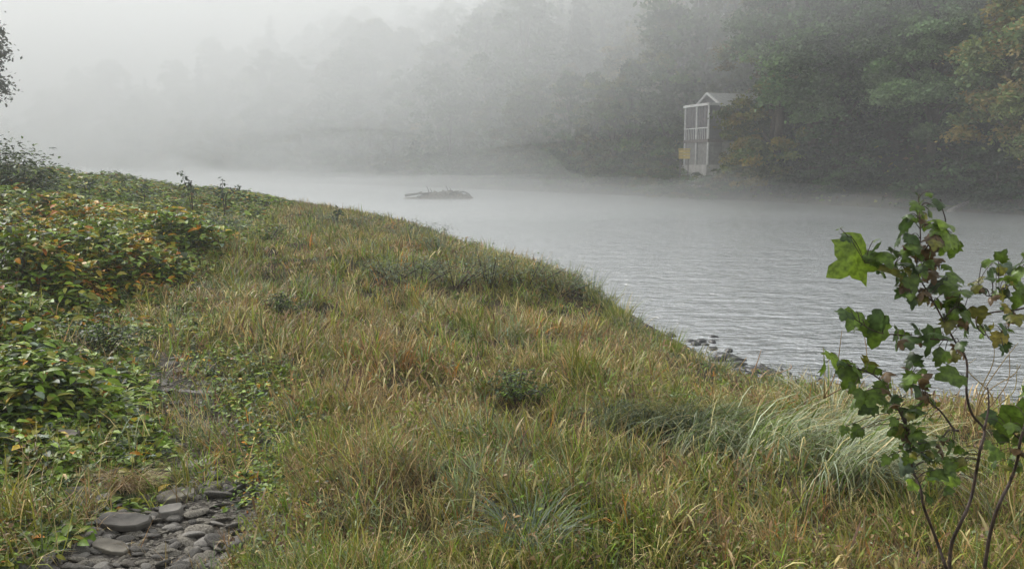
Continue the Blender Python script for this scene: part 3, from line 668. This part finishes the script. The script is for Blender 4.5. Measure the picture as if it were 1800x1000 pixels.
for k,px,Y,lab,s,nm in (('k',1108,104,'tall pointed conifer rising above the wood left of the house',1.15,'conifer_tree'),('k',1010,122,'slim conifer poking out of the hazy wood',1.0,'conifer_tree'),
    ('k',1195,100,'tall dark conifer on the slope straight above the house',1.15,'conifer_tree'),('r',1050,88,'small rusty brown tree near the shore left of the house',.72,'deciduous_tree'),
    ('y',1304,67.8,'small yellow green tree hugging the right side of the house',.62,'deciduous_tree'),
    ('y',1085,86,'small yellowish tree near the shore left of the house',.6,'deciduous_tree')):
    x=X(px,Y); placed.append((x,Y)); plant(VAR[k],x,Y,lab,None,s,name=nm)
rt=random.Random(5); nt_=0
for i in range(15):                                   # lowest row, right at the shore
    px=540+i*41+rt.uniform(-12,12); ys_=np.linspace(60,220,900); xs_=(px-900)/F*ys_; kk=int(np.argmax(s_far(xs_,ys_)>rt.uniform(2.2,4.5)))
    k=rt.choice(['a','b','c','y','a','b']); placed.append((xs_[kk],ys_[kk])); plant(VAR[k],float(xs_[kk]),float(ys_[kk]),LB[k],'trees of the foggy far hillside',rt.uniform(.6,.85)); nt_+=1
for it in range(9000):
    if nt_>=285: break
    Y=math.sqrt(rt.uniform(46**2,195**2)); px=rt.uniform(-60,1980); x=X(px,Y); b_=float(s_far(np.array([x]),np.array([Y]))[0])
    if b_<2.5 or b_>62: continue
    if (x-HX)**2+(Y-HY)**2<5.5**2: continue
    if 1150<px<1400 and Y<HY+3: continue
    if not ok(x,Y,3.5+.05*b_): continue
    k=rt.choices(['a','b','c','y','r','k','k2'],[5,4,5,1.8,1.0,.8,.4])[0]
    s=rt.uniform(.9,1.4)*(.72 if b_<7 else 1)
    random.seed(it); plant(VAR[k],x,Y,LB[k],'trees of the foggy far hillside',s,name='conifer_tree' if k[0]=='k' else 'deciduous_tree'); nt_+=1
random.seed(11)
# far-bank shrubs
SH=[tree_meshes(2.6,1.6,'d',21,GREENS+OLV[:1],46,120,.13,.0),tree_meshes(2.2,1.7,'d',22,OLV,44,120,.13,.0),tree_meshes(2.0,1.5,'d',23,YEL,40,120,.12,.0),tree_meshes(2.2,1.6,'d',24,DARK+GREENS[2:],44,120,.14,.0)]
def fshrub(px,Y,k,s,lab,grp):
    x=X(px,Y); e=empty('shore_shrub',(x,Y,h1(x,Y)-.1),random.uniform(0,6.28),lab,'shrub',grp); e.scale=(s*1.3,s*1.3,s)
    link('crown',SH[k][0],M_TREE,e); link('stem',SH[k][1],M_BARK,e)
for px,Y,k,s in ((1135,77,0,.8),(1165,75,1,.9),(1190,72,0,.8),(1225,71,2,.6),(1150,72,2,.5),(1250,70,1,.7),(1275,69,0,.9),(1205,70.4,1,.7),(1230,69.6,0,.8),(1255,70,2,.7),(1180,73,0,1.0),(1160,77,1,1.1),(1120,80,0,1.1),(1140,80,1,1.2)):
    fshrub(px,Y,k,s,'low green shrub on the sloping bank below the house','shrubs below the house')
fb=np.linspace(0,1,60)
for i in range(130):
    px=-60+1950*i/129+random.uniform(-14,14)
    ys_=np.linspace(40,220,700); xs_=(px-900)/F*ys_; sf=s_far(xs_,ys_); kk=np.argmax(sf>(random.uniform(1.0,3.5) if i%2 else random.uniform(4,14))); Y=ys_[kk]
    if 1120<px<1280 and random.random()<.5: continue
    fshrub(px,Y,random.choice([0,0,1,1,2]) if px<1330 else 3,random.uniform(.55,1.15)*(1.7 if i%2==0 else 1)*(1.25 if px>1330 else 1),'low shrub in the line along the far shore under the trees','shrubs lining the far shore')  # right-hand shrubs get the dark leaf palette: shade under the trees put into colour
# hillside undergrowth
g=Geo(); n=150000; Y=np.sqrt(rng.uniform(44**2,205**2,n)); px=rng.uniform(-80,1920,n); x=(px-900)/F*Y; sf=s_far(x,Y); k=(sf>.8)&(sf<45); x,Y,sf=x[k],Y[k],sf[k]; n=len(x)
hh=1.5*vnoise(x,Y,3.5,3,33)**1.4*sstep(.5,4,sf)
quads(g,np.stack([x,Y,hgt(x,Y)+hh*rng.random(n)**.5+.03],1),.34*rng.uniform(.6,1.4,n),jitter(pick(['green','dark','olive','brown'],[3,3,1.5,.8],n)*(.6+.7*vnoise(x,Y,4,2,34))[:,None],.15),.8)
tag(link('hillside_undergrowth',g.mesh('hillside_undergrowth'),M_TREE),'low green undergrowth covering the slope beneath the far trees','undergrowth',kind='stuff')
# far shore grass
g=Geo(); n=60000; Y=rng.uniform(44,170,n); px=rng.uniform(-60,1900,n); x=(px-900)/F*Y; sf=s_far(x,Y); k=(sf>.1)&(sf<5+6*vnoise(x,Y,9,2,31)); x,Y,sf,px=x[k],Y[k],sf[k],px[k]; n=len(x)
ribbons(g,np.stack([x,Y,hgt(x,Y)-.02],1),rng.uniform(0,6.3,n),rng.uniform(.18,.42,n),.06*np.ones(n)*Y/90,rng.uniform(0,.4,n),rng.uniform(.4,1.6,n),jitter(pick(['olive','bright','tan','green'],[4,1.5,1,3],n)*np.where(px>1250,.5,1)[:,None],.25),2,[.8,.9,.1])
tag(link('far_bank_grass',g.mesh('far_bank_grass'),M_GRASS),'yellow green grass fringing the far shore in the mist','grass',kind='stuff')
# pale fallen trunks on the far shore
for (pa,pb,Y,lab) in (((1562,340),(1592,325),57,'pale fallen trunk leaning on the far bank below the dark trees'),((1668,372),(1706,364),49.5,'pale log lying at the far water edge right of the sapling top')):
    A_=at(*pa,Y); B_=at(*pb,Y+1.2); B_.z=max(B_.z,h1(B_.x,B_.y)+.05)
    g=Geo(); P=smoothpath([(0,0,0),tuple((B_-A_)*.5+Vector((0,0,.05))),tuple(B_-A_)],3); tube(g,P,np.linspace(.13,.07,len(P)),None,7)
    tag(link('fallen_trunk',g.mesh('fallen_trunk'),M_STONEP,None,A_),lab,'fallen trunk')

# tree beyond the left edge whose bough hangs into the picture
bt=Vector((-34.2,45,0)); bt.z=h1(bt.x,bt.y)
e=empty('bank_tree',bt,0,'grey hazy tree at the left edge of the photo, only a bough in view','tree')
gt=Geo(); gc=Geo()
P=smoothpath([(0,0,-.5),(.2,0,3),(.1,.1,6),(-.1,0,9.5)],4); tube(gt,P,np.linspace(.3,.07,len(P)),None,8)
ctr=[]
def bough(p0,p1,r0):
    p0=Vector(p0); p1=Vector(p1); P=smoothpath([tuple(p0),tuple((p0+p1)/2+Vector((0,0,.35))),tuple(p1)],4); tube(gt,P,np.linspace(r0,.015,len(P)),None,6); ctr.extend([P[-1],P[-2],P[-3],P[len(P)//2]])
for px,py in ((0,50),(6,70),(7,90),(2,100),(-4,130),(8,150),(3,145),(10,162)):
    p1=at(px-random.uniform(2,12),py,45)-bt; bough((0,0,p1.z-1.0),p1,.06)
for i in range(22):
    a=random.uniform(1.2,5.1); z=random.uniform(4.2,10.5); rr=random.uniform(1.5,3.4)*(1-.05*z); bough((0,0,z-.8),(rr*math.cos(a),rr*math.sin(a),z),.06)
ctr=np.array(ctr); idx=np.repeat(np.arange(len(ctr)),110); n=len(idx)
quads(gc,ctr[idx]+rng.normal(size=(n,3))*np.array([.2,.4,.3]),.19*rng.uniform(.6,1.4,n),jitter(np.tile((.11,.12,.10),(n,1)),.3),.4)
link('crown',gc.mesh('bank_tree_crown'),M_TREE,e); link('trunk',gt.mesh('bank_tree_trunk'),M_BARK,e)

# ------------------------------------------------------------------ house
M_WALL=solid_mat('weathered_grey_siding',(.10,.096,.105),(.17,.165,.17),3,.8,.1); M_TRIM=solid_mat('white_trim',(.5,.5,.49),(.66,.66,.65),5,.6,.05)
M_ROOF=solid_mat('pale_metal_roof',(.30,.30,.295),(.42,.42,.41),4,.5,.1); M_FOUND=solid_mat('pale_concrete',(.34,.33,.31),(.5,.48,.46),2,.9,.3)
M_GLASS=solid_mat('window_glass',(.02,.022,.025),(.03,.033,.036),1,.1,.0,.5); M_DECK=solid_mat('deck_boards',(.12,.105,.10),(.2,.18,.17),6,.8,.2)
M_YEL=solid_mat('yellow_paint',(.42,.31,.08),(.55,.42,.13),3,.7,.05); M_SIDE=solid_mat('pale_grey_siding',(.17,.165,.16),(.27,.26,.25),4,.8,.1)
YAW=R(17)
he=empty('house',(16.75,71.6,0),YAW,'grey two storey house with white trim and porch among the trees','house')
zb=1.6; zd=4.63; ze=7.35; zr=8.3
def part(name,fn,mat,parent=he,smooth=False):
    g=Geo(); fn(g); return link(name,g.mesh(name,smooth),mat,parent)
def wall_(g):
    box(g,(0,0,zd-.2),(7.5,4,ze))
    for x0 in (0,7.5): g.add([(x0,0,ze),(x0,4,ze),(x0,2,zr-.05)],[[(0,1,2)]])
wl=part('wall',wall_,M_WALL)
fd=part('foundation',lambda g: box(g,(.03,.03,zb-1.2),(7.47,3.97,zd-.2)),M_FOUND)
def roof_(g):
    ov=.35; x0,x1=-.3,7.8; th=.1
    for sgn in (0,1):
        ya=-ov if sgn==0 else 4+ov; zl=ze-.02-ov*(zr-ze)/2
        V=[(x0,ya,zl),(x1,ya,zl),(x1,2,zr),(x0,2,zr),(x0,ya,zl+th),(x1,ya,zl+th),(x1,2,zr+th),(x0,2,zr+th)]
        F_=[(0,3,2,1),(4,5,6,7),(0,1,5,4),(1,2,6,5),(3,0,4,7)]
        if sgn: F_=[f[::-1] for f in F_]
        g.add(V,[F_])
rf=part('roof',roof_,M_ROOF)
def bar(g,a,b,w_):
    a=np.array(a,float); b=np.array(b,float); tube(g,[a,b],[w_,w_],None,4)
def trim_(g):
    zl=ze-.02-.35*(zr-ze)/2
    bar(g,(-.33,-.38,zl+.02),(-.33,2,zr+.05),.11); bar(g,(-.33,4.38,zl+.02),(-.33,2,zr+.05),.11); bar(g,(-.33,-.4,zl),(7.8,-.4,zl),.08)
    box(g,(-.05,-.05,zd),(.07,.07,ze-.1))
part('trim',trim_,M_TRIM,rf)
def window(x0,z0,w_,h_):
    f=part('window',lambda g:[box(g,(x0,-.06,z0),(x0+w_,.01,z0+.08)),box(g,(x0,-.06,z0+h_-.08),(x0+w_,.01,z0+h_)),box(g,(x0,-.055,z0+.08),(x0+.08,.01,z0+h_-.08)),box(g,(x0+w_-.08,-.055,z0+.08),(x0+w_,.01,z0+h_-.08)),box(g,(x0+w_/2-.03,-.045,z0+.08),(x0+w_/2+.03,.01,z0+h_-.08))],M_TRIM)
    part('pane',lambda g: box(g,(x0+.08,-.02,z0+.08),(x0+w_-.08,.005,z0+h_-.08)),M_GLASS,f)
for x0 in (.9,2.6,4.4,6.0): window(x0,5.4,.9,1.2)
window(3.4,2.7,.9,.8)
# porch at the gable end
pe=part('porch_roof',lambda g:(box(g,(-1.4,-.2,ze-.05),(-.02,3.9,ze+.06))),M_ROOF)
part('fascia',lambda g:(box(g,(-1.46,-.26,ze-.10),(-.4,-.2,ze+.09)),box(g,(-1.46,-.2,ze-.10),(-1.4,3.9,ze+.09))),M_TRIM,pe)
for (x0,y0) in ((-1.32,-.12),(-1.32,1.8),(-1.32,3.75)):
    part('porch_post',lambda g: box(g,(x0-.055,y0-.055,zb-1),(x0+.055,y0+.055,ze-.05)),M_TRIM)
part('porch_deck',lambda g: box(g,(-1.4,-.18,zd-.25),(-.01,3.85,zd)),M_DECK)
part('porch_screen',lambda g:(box(g,(-1.24,-.05,zd),(-.02,.0,ze-.1)),box(g,(-1.28,.05,zd),(-1.23,3.7,ze-.1))),M_WALL)
part('screen_mullions',lambda g:[box(g,(-1.325,.3+.5*i,zd+.02),(-1.285,.34+.5*i,ze-.12)) for i in range(7)],M_DECK)
part('railing',lambda g:(box(g,(-1.40,-.1,zd+.85),(-1.345,3.8,zd+.93)),[box(g,(-1.39,.05+.3*i,zd),(-1.36,.08+.3*i,zd+.85)) for i in range(12)]),M_TRIM)
part('lower_wall',lambda g:[box(g,(-1.25+.01*(i%2),-.05,zb+1.0+.2*i),(-.03,3.7,zb+1.2+.2*i)) for i in range(9)],M_SIDE)
part('pier',lambda g: box(g,(-1.5,-.3,zb-1),(-.3,3.9,zb+1.0)),M_FOUND)
# yellow bin
A_=at(1193,280,72); B_=at(1213,262,72)
ye=empty('yellow_bin',((A_.x+B_.x)/2,72,min(A_.z,99)),R(-10),'yellow slatted bin beside the foot of the house','bin')
wy=(B_.x-A_.x)/2; hy=B_.z-A_.z
part('body',lambda g:[box(g,(-wy,-.3,hy*(.03+.3*i)),(wy,.3,hy*(.29+.3*i))) for i in range(3)],M_YEL,ye)
part('lid',lambda g: box(g,(-wy-.05,-.35,hy*.93),(wy+.05,.35,hy*1.02)),M_YEL,ye)
gz=h1(ye.location.x,72)
part('leg',lambda g: box(g,(-wy*.8,-.2,gz-A_.z-.3),(-wy*.8+.08,-.1,.03)),M_DECK,ye); part('leg',lambda g: box(g,(wy*.8-.08,-.2,gz-A_.z-.3),(wy*.8,-.1,.03)),M_DECK,ye)

# ------------------------------------------------------------------ sapling
LOBE=[(0,0),(.10,-.06),(.30,-.10),(.40,.02),(.56,.16),(.44,.26),(.58,.44),(.40,.46),(.36,.60),(.22,.62),(.18,.82),(0,1.0)]
LOBE=LOBE+[(-a,b) for a,b in LOBE[-2:0:-1]]
LOBE=np.array(LOBE)
def lobed(g,c,size,d,nrm,col,curl=.3):
    d=Vector(d).normalized(); n=Vector(nrm); s=d.cross(n).normalized(); u=s.cross(d)
    nn=len(LOBE); jit=rng.uniform(.78,1.14,nn); ox=rng.uniform(-.05,.05)
    def P(a,b): return np.array(c)+np.array(s)*a*size+np.array(d)*(b-.45)*size+np.array(u)*size*(-curl*(a*a*1.2+(b-.4)**2*.8)+.10*math.sin(7*a+5*b+ox*60)*.5)
    mid=LOBE*.5+np.array([0,.19])
    V=[P(a*j,b) for (a,b),j in zip(LOBE,jit)]+[P(a,b) for a,b in mid]+[P(0,.38)]
    Q=[(i,(i+1)%nn,nn+(i+1)%nn,nn+i) for i in range(nn)]; T=[(nn+i,nn+(i+1)%nn,2*nn) for i in range(nn)]
    C=np.empty((len(V),3)); C[:]=col; C[:nn]*=rng.uniform(.75,1.0); C[nn:2*nn]*=rng.uniform(.95,1.1); C[2*nn]*=1.25
    g.add(V,[Q,T],C)
SC_={'g':(.085,.14,.016),'b':(.17,.26,.022),'d':(.045,.08,.018),'o':(.14,.14,.02),'n':(.11,.07,.032),'s':(.07,.10,.06),'y':(.26,.22,.03)}
LV=[(1494,460,82,'b'),(1488,417,28,'d'),(1539,435,38,'d'),(1542,460,34,'g'),(1587,403,42,'d'),(1576,424,32,'d'),(1575,444,38,'d'),(1602,425,38,'d'),(1616,349,26,'d'),(1610,363,36,'g'),(1618,381,40,'g'),(1652,360,32,'d'),
 (1661,392,56,'b'),(1668,424,44,'b'),(1645,424,40,'n'),(1632,392,30,'n'),(1621,450,40,'n'),(1569,475,42,'o'),(1627,482,40,'b'),(1580,493,34,'d'),(1584,514,38,'d'),(1605,532,32,'d'),(1620,516,34,'n'),(1652,507,50,'s'),(1676,496,50,'g'),
 (1695,514,48,'g'),(1670,536,42,'d'),(1641,470,34,'n'),(1704,558,54,'g'),(1668,565,34,'d'),(1695,583,38,'d'),(1499,563,54,'g'),(1538,588,56,'g'),(1580,597,48,'d'),(1600,600,42,'d'),(1603,628,38,'d'),(1636,601,62,'d'),
 (1654,588,46,'d'),(1654,630,34,'g'),(1465,633,48,'b'),(1482,640,38,'g'),(1492,666,52,'g'),(1530,648,46,'g'),(1558,658,38,'n'),(1600,666,48,'g'),(1623,666,36,'n'),(1668,660,68,'g'),(1692,615,38,'n'),
 (1536,701,52,'g'),(1570,706,62,'d'),(1592,725,42,'d'),(1515,700,40,'g'),(1604,759,40,'n'),(1583,765,38,'d'),(1502,769,36,'d'),(1672,789,32,'d'),(1635,806,38,'d'),(1590,823,36,'s'),(1556,810,26,'g'),
 (1638,440,36,'d'),(1650,455,34,'n'),(1560,455,40,'g'),(1612,475,34,'d'),(1634,520,34,'n'),(1642,408,30,'g'),(1686,540,36,'d'),(1594,463,40,'d'),(1604,500,36,'g'),(1640,485,34,'n'),(1600,440,36,'d')]
_r=random.Random(4)
for _i in range(45):
    _t=_r.random(); LV.append((1655-_t*70+_r.uniform(-45,40),850-_t*160+_r.uniform(-30,30),_r.uniform(18,34),_r.choice('ggdobn')))
RV=[(1771,468,36,'s'),(1792,478,44,'g'),(1785,504,46,'y'),(1758,514,40,'o'),(1775,520,34,'d'),(1720,493,22,'o'),(1724,510,16,'n'),(1772,543,30,'y'),(1729,586,30,'g'),(1754,597,32,'y'),(1767,579,26,'d'),(1737,731,28,'d'),(1771,752,62,'g'),(1794,735,66,'g'),(1790,790,44,'n'),(1812,520,50,'g'),(1830,600,60,'d'),(1850,480,60,'g'),(1820,700,56,'d'),(1745,480,34,'d'),(1768,488,36,'g'),(1790,530,40,'g'),(1795,462,36,'d'),(1742,525,26,'n'),(1760,770,40,'d'),(1748,800,34,'g'),(1780,820,40,'g'),(1798,770,50,'g'),(1735,575,28,'d'),(1788,560,34,'o')]
def more(L_,seed):
    r=random.Random(seed); o=list(L_)
    for (a,b,s_,k) in L_:
        for _ in range(2 if s_<60 and r.random()<.55 else int(s_<60)): o.append((a+r.uniform(-22,22),b+r.uniform(-20,20),s_*r.uniform(.5,.85),r.choice(['g','d','g','o','g','d','n' if r.random()<.3 else 'g'])))
    return o
def leafy(name,label,stems,LVs,D,base,cat):
    LVs=more(LVs,len(LVs))
    bz=at(*base,D); e=empty(name,bz,0,label,cat)
    allp=[]
    for st,r0,r1 in stems:
        g=Geo(); dd=rng.uniform(-.12,.12); m=len(st)
        P=smoothpath([tuple(at(a,b,D+dd*i/m+(.04*math.sin(i*2.1+r0*900)))-bz) for i,(a,b) in enumerate(st)],4); tube(g,P,np.linspace(r0,r1,len(P)),None,7); allp.append(P)
        link('stem',g.mesh('stem'),M_TWIG,e)
    AP=np.concatenate(allp)
    for (a,b,s,k) in LVs:
        c0=at(a,b,D)-bz; j=np.argmin(np.linalg.norm((AP-np.array(c0))[:,[0,2]],axis=1)); anc=AP[j]
        dep=anc[1]+rng.uniform(-.10,.10); c=at(a,b,D+dep)-bz
        size=s/F*D*.92*rng.uniform(.85,1.1); out=np.array(c)-anc; out[2]-=.25*np.linalg.norm(out)+.02; out/=np.linalg.norm(out)+1e-6
        out=out*.8+rng.normal(0,.3,3)+np.array([0,0,-.25])
        nr=np.array([rng.normal(0,.35),-.75+rng.normal(0,.3),.65+rng.normal(0,.3)])
        if k in 'dn': nr=np.array([rng.normal(0,.6),-.35+rng.normal(0,.4),.8])
        if s>=70: nr=np.array([.15,-.9,.35]); out=np.array([-.75,-.1,-.5]); size*=1.12
        g=Geo(); lobed(g,c,size,out,nr,np.array(SC_[k])*rng.uniform(.85,1.2),.9 if k=='n' else rng.uniform(.15,.6))
        lo=link('leaf',g.mesh('leaf'),M_SAP,e)
        g=Geo(); o_=np.array(out)/np.linalg.norm(out); end=np.array(c)-o_*size*.45; P=smoothpath([tuple(anc),tuple((anc+end)/2+np.array([0,0,.012])),tuple(end)],3); tube(g,P,np.full(len(P),.0014),None,4)
        link('leaf_stalk',g.mesh('leaf_stalk'),M_TWIG,lo)
    return e
leafy('sycamore_sapling','young sapling with large lobed green leaves in the right foreground',
 [([(1668,1030),(1672,959),(1689,918),(1706,878),(1716,830),(1723,789),(1730,755),(1709,728),(1699,690),(1699,633),(1677,597),(1657,560),(1635,520),(1612,475),(1618,420),(1614,350)],.0075,.002),
  ([(1730,755),(1738,715),(1736,680)],.005,.002),
  ([(1664,1000),(1645,945),(1624,891),(1618,857),(1604,823),(1596,760),(1575,712),(1545,665),(1500,645),(1470,635)],.0065,.002),
  ([(1684,757),(1675,752),(1652,721),(1618,694),(1600,666)],.005,.002),([(1640,530),(1600,500),(1570,470),(1520,462)],.004,.0018),
  ([(1677,597),(1640,596),(1590,590),(1540,583),(1502,560)],.004,.0018),([(1625,440),(1640,420),(1662,395),(1655,362)],.0035,.0018),([(1660,560),(1680,540),(1700,545)],.003,.0015)],LV,3.3,(1668,1010),'sapling')
leafy('leafy_sapling','second sapling with yellowing leaves and brown stem at the right edge',
 [([(1725,1040),(1740,939),(1757,884),(1774,850),(1788,810),(1794,772),(1815,700),(1830,600),(1822,545),(1782,545),(1722,554),(1718,575),(1732,590)],.008,.002),([(1822,545),(1810,515),(1780,500),(1756,514)],.004,.0018),([(1794,772),(1770,752)],.004,.002),([(1756,514),(1735,520),(1720,497)],.0025,.0015),([(1722,568),(1745,600),(1768,580)],.0025,.0015)],RV,3.45,(1732,1010),'sapling')
# thin dry stalks beside the saplings
def stalk_weed(px,py,D,lab,tips):
    b=at(px,py,D); e=empty('dry_stalk_weed',b,0,lab,'weed')
    for st in tips:
        g=Geo(); P=smoothpath([(0,0,0)]+[tuple(at(a,c,D+random.uniform(-.1,.1))-b) for a,c in st],4); tube(g,P,np.linspace(.0035,.0012,len(P))*D/4,jitter(PAL['tan'][None])[0],4); link('stem',g.mesh('weed_stem'),M_GRASS,e)
stalk_weed(1712,745,4.3,'thin grey dry stalks branching in front of the water beside the sapling',[[(1728,690),(1760,640),(1790,602)],[(1722,690),(1745,640),(1748,605)],[(1735,690),(1780,660),(1795,640)],[(1760,690),(1775,650),(1768,560)],[(1745,700),(1700,650),(1715,630)],[(1770,700),(1785,680),(1788,640)]])
stalk_weed(1758,1003,3.3,'thin dark twig rising at the bottom right corner',[[(1775,985),(1795,955),(1820,925)]])
stalk_weed(1448,700,5.5,'upright thin stalks left of the sapling leaves against the water',[[(1450,660),(1447,610)],[(1470,650),(1480,580)],[(1520,650),(1515,560)]])
stalk_weed(1318,668,9.5,'slanting bare twigs on the stony shallows',[[(1330,640),(1338,615)],[(1300,650),(1312,628)],[(1385,650),(1390,640)]])

# ------------------------------------------------------------------ mist over the river and haze
def mist_top(X_,Y_):
    b=s_far(X_,Y_); a=s_near(X_,Y_); r=np.hypot(X_,Y_)
    m_=sstep(30,78,r)*(1-sstep(5,14,b))*(1-sstep(0,6,a))
    h=(.7+r/260)+1.5*vnoise(X_,Y_*1.0,11,3,40)**1.5+3.2*sstep(.55,.8,vnoise(X_,Y_,16,3,41))
    return -.25+m_*(h+.25)
xs=np.linspace(-150,70,150); ys=np.linspace(18,225,150); V,Q=grid(xs,ys,mist_top)
Vb=V.copy(); Vb[:,2]=-.3; n0=len(V); Qb=Q[:,::-1]+n0
nx,ny=len(xs),len(ys); ring=[i*ny for i in range(nx)]+[(nx-1)*ny+j for j in range(1,ny)]+[i*ny+ny-1 for i in range(nx-2,-1,-1)]+[j for j in range(ny-2,0,-1)]
side=[(ring[k],ring[k]+n0,ring[(k+1)%len(ring)]+n0,ring[(k+1)%len(ring)]) for k in range(len(ring))]
tag(link('river_mist',mkmesh('river_mist',np.vstack([V,Vb]),[Q,Qb,side]),volmat('mist',.022,.35)),'thin white mist lying on the river along the far shore','mist',kind='stuff')
def fog_volume(name,label,xr,yr,nx,ny,ftop,fbot,dens,col=(.97,.98,.985)):
    xs=np.linspace(*xr,nx); ys=np.linspace(*yr,ny); Vt,Q=grid(xs,ys,ftop); Vb,_=grid(xs,ys,fbot)
    Vb[:,2]=np.minimum(Vb[:,2],Vt[:,2]-.02); n0=len(Vt)
    ring=[i*ny for i in range(nx)]+[(nx-1)*ny+j for j in range(1,ny)]+[i*ny+ny-1 for i in range(nx-2,-1,-1)]+[j for j in range(ny-2,0,-1)]
    side=[(ring[k],ring[k]+n0,ring[(k+1)%len(ring)]+n0,ring[(k+1)%len(ring)]) for k in range(len(ring))]
    tag(link(name,mkmesh(name,np.vstack([Vt,Vb]),[Q,Q[:,::-1]+n0,side]),volmat(name,dens,.12,col)),label,'fog',kind='stuff')
def bank_mask(X_,Y_):
    f=Y_-.75*X_*(X_>0)-.10*np.minimum(X_,0)*-1
    return sstep(42,95,f+14*(vnoise(X_,Y_,30,2,50)-.5))
fog_volume('fog_bank','pale fog bank filling the valley upstream over the far wood',(-330,60),(50,435),110,110,
  lambda X_,Y_: -2.4+bank_mask(X_,Y_)*(38+12*vnoise(X_,Y_,30,2,51)), lambda X_,Y_: X_*0-2.5, .0065, (.92,.94,.93))
fog_volume('low_cloud','low cloud hiding the top of the wooded hillside',(-330,150),(24,435),120,120,
  lambda X_,Y_: 14+sstep(26,80,Y_)*(27+8*vnoise(X_,Y_,25,2,53)),
  lambda X_,Y_: 14-15*np.clip((Y_-26)/150,0,1)**.8-sstep(40,80,Y_)*5*(vnoise(X_,Y_,26,3,54)-.3), .015)
g=Geo(); box(g,(-345,-125,-3),(305,445,58))
tag(link('haze',g.mesh('haze',False),volmat('haze_air',.0018,.12)),'pale morning fog filling the valley','haze',kind='stuff')
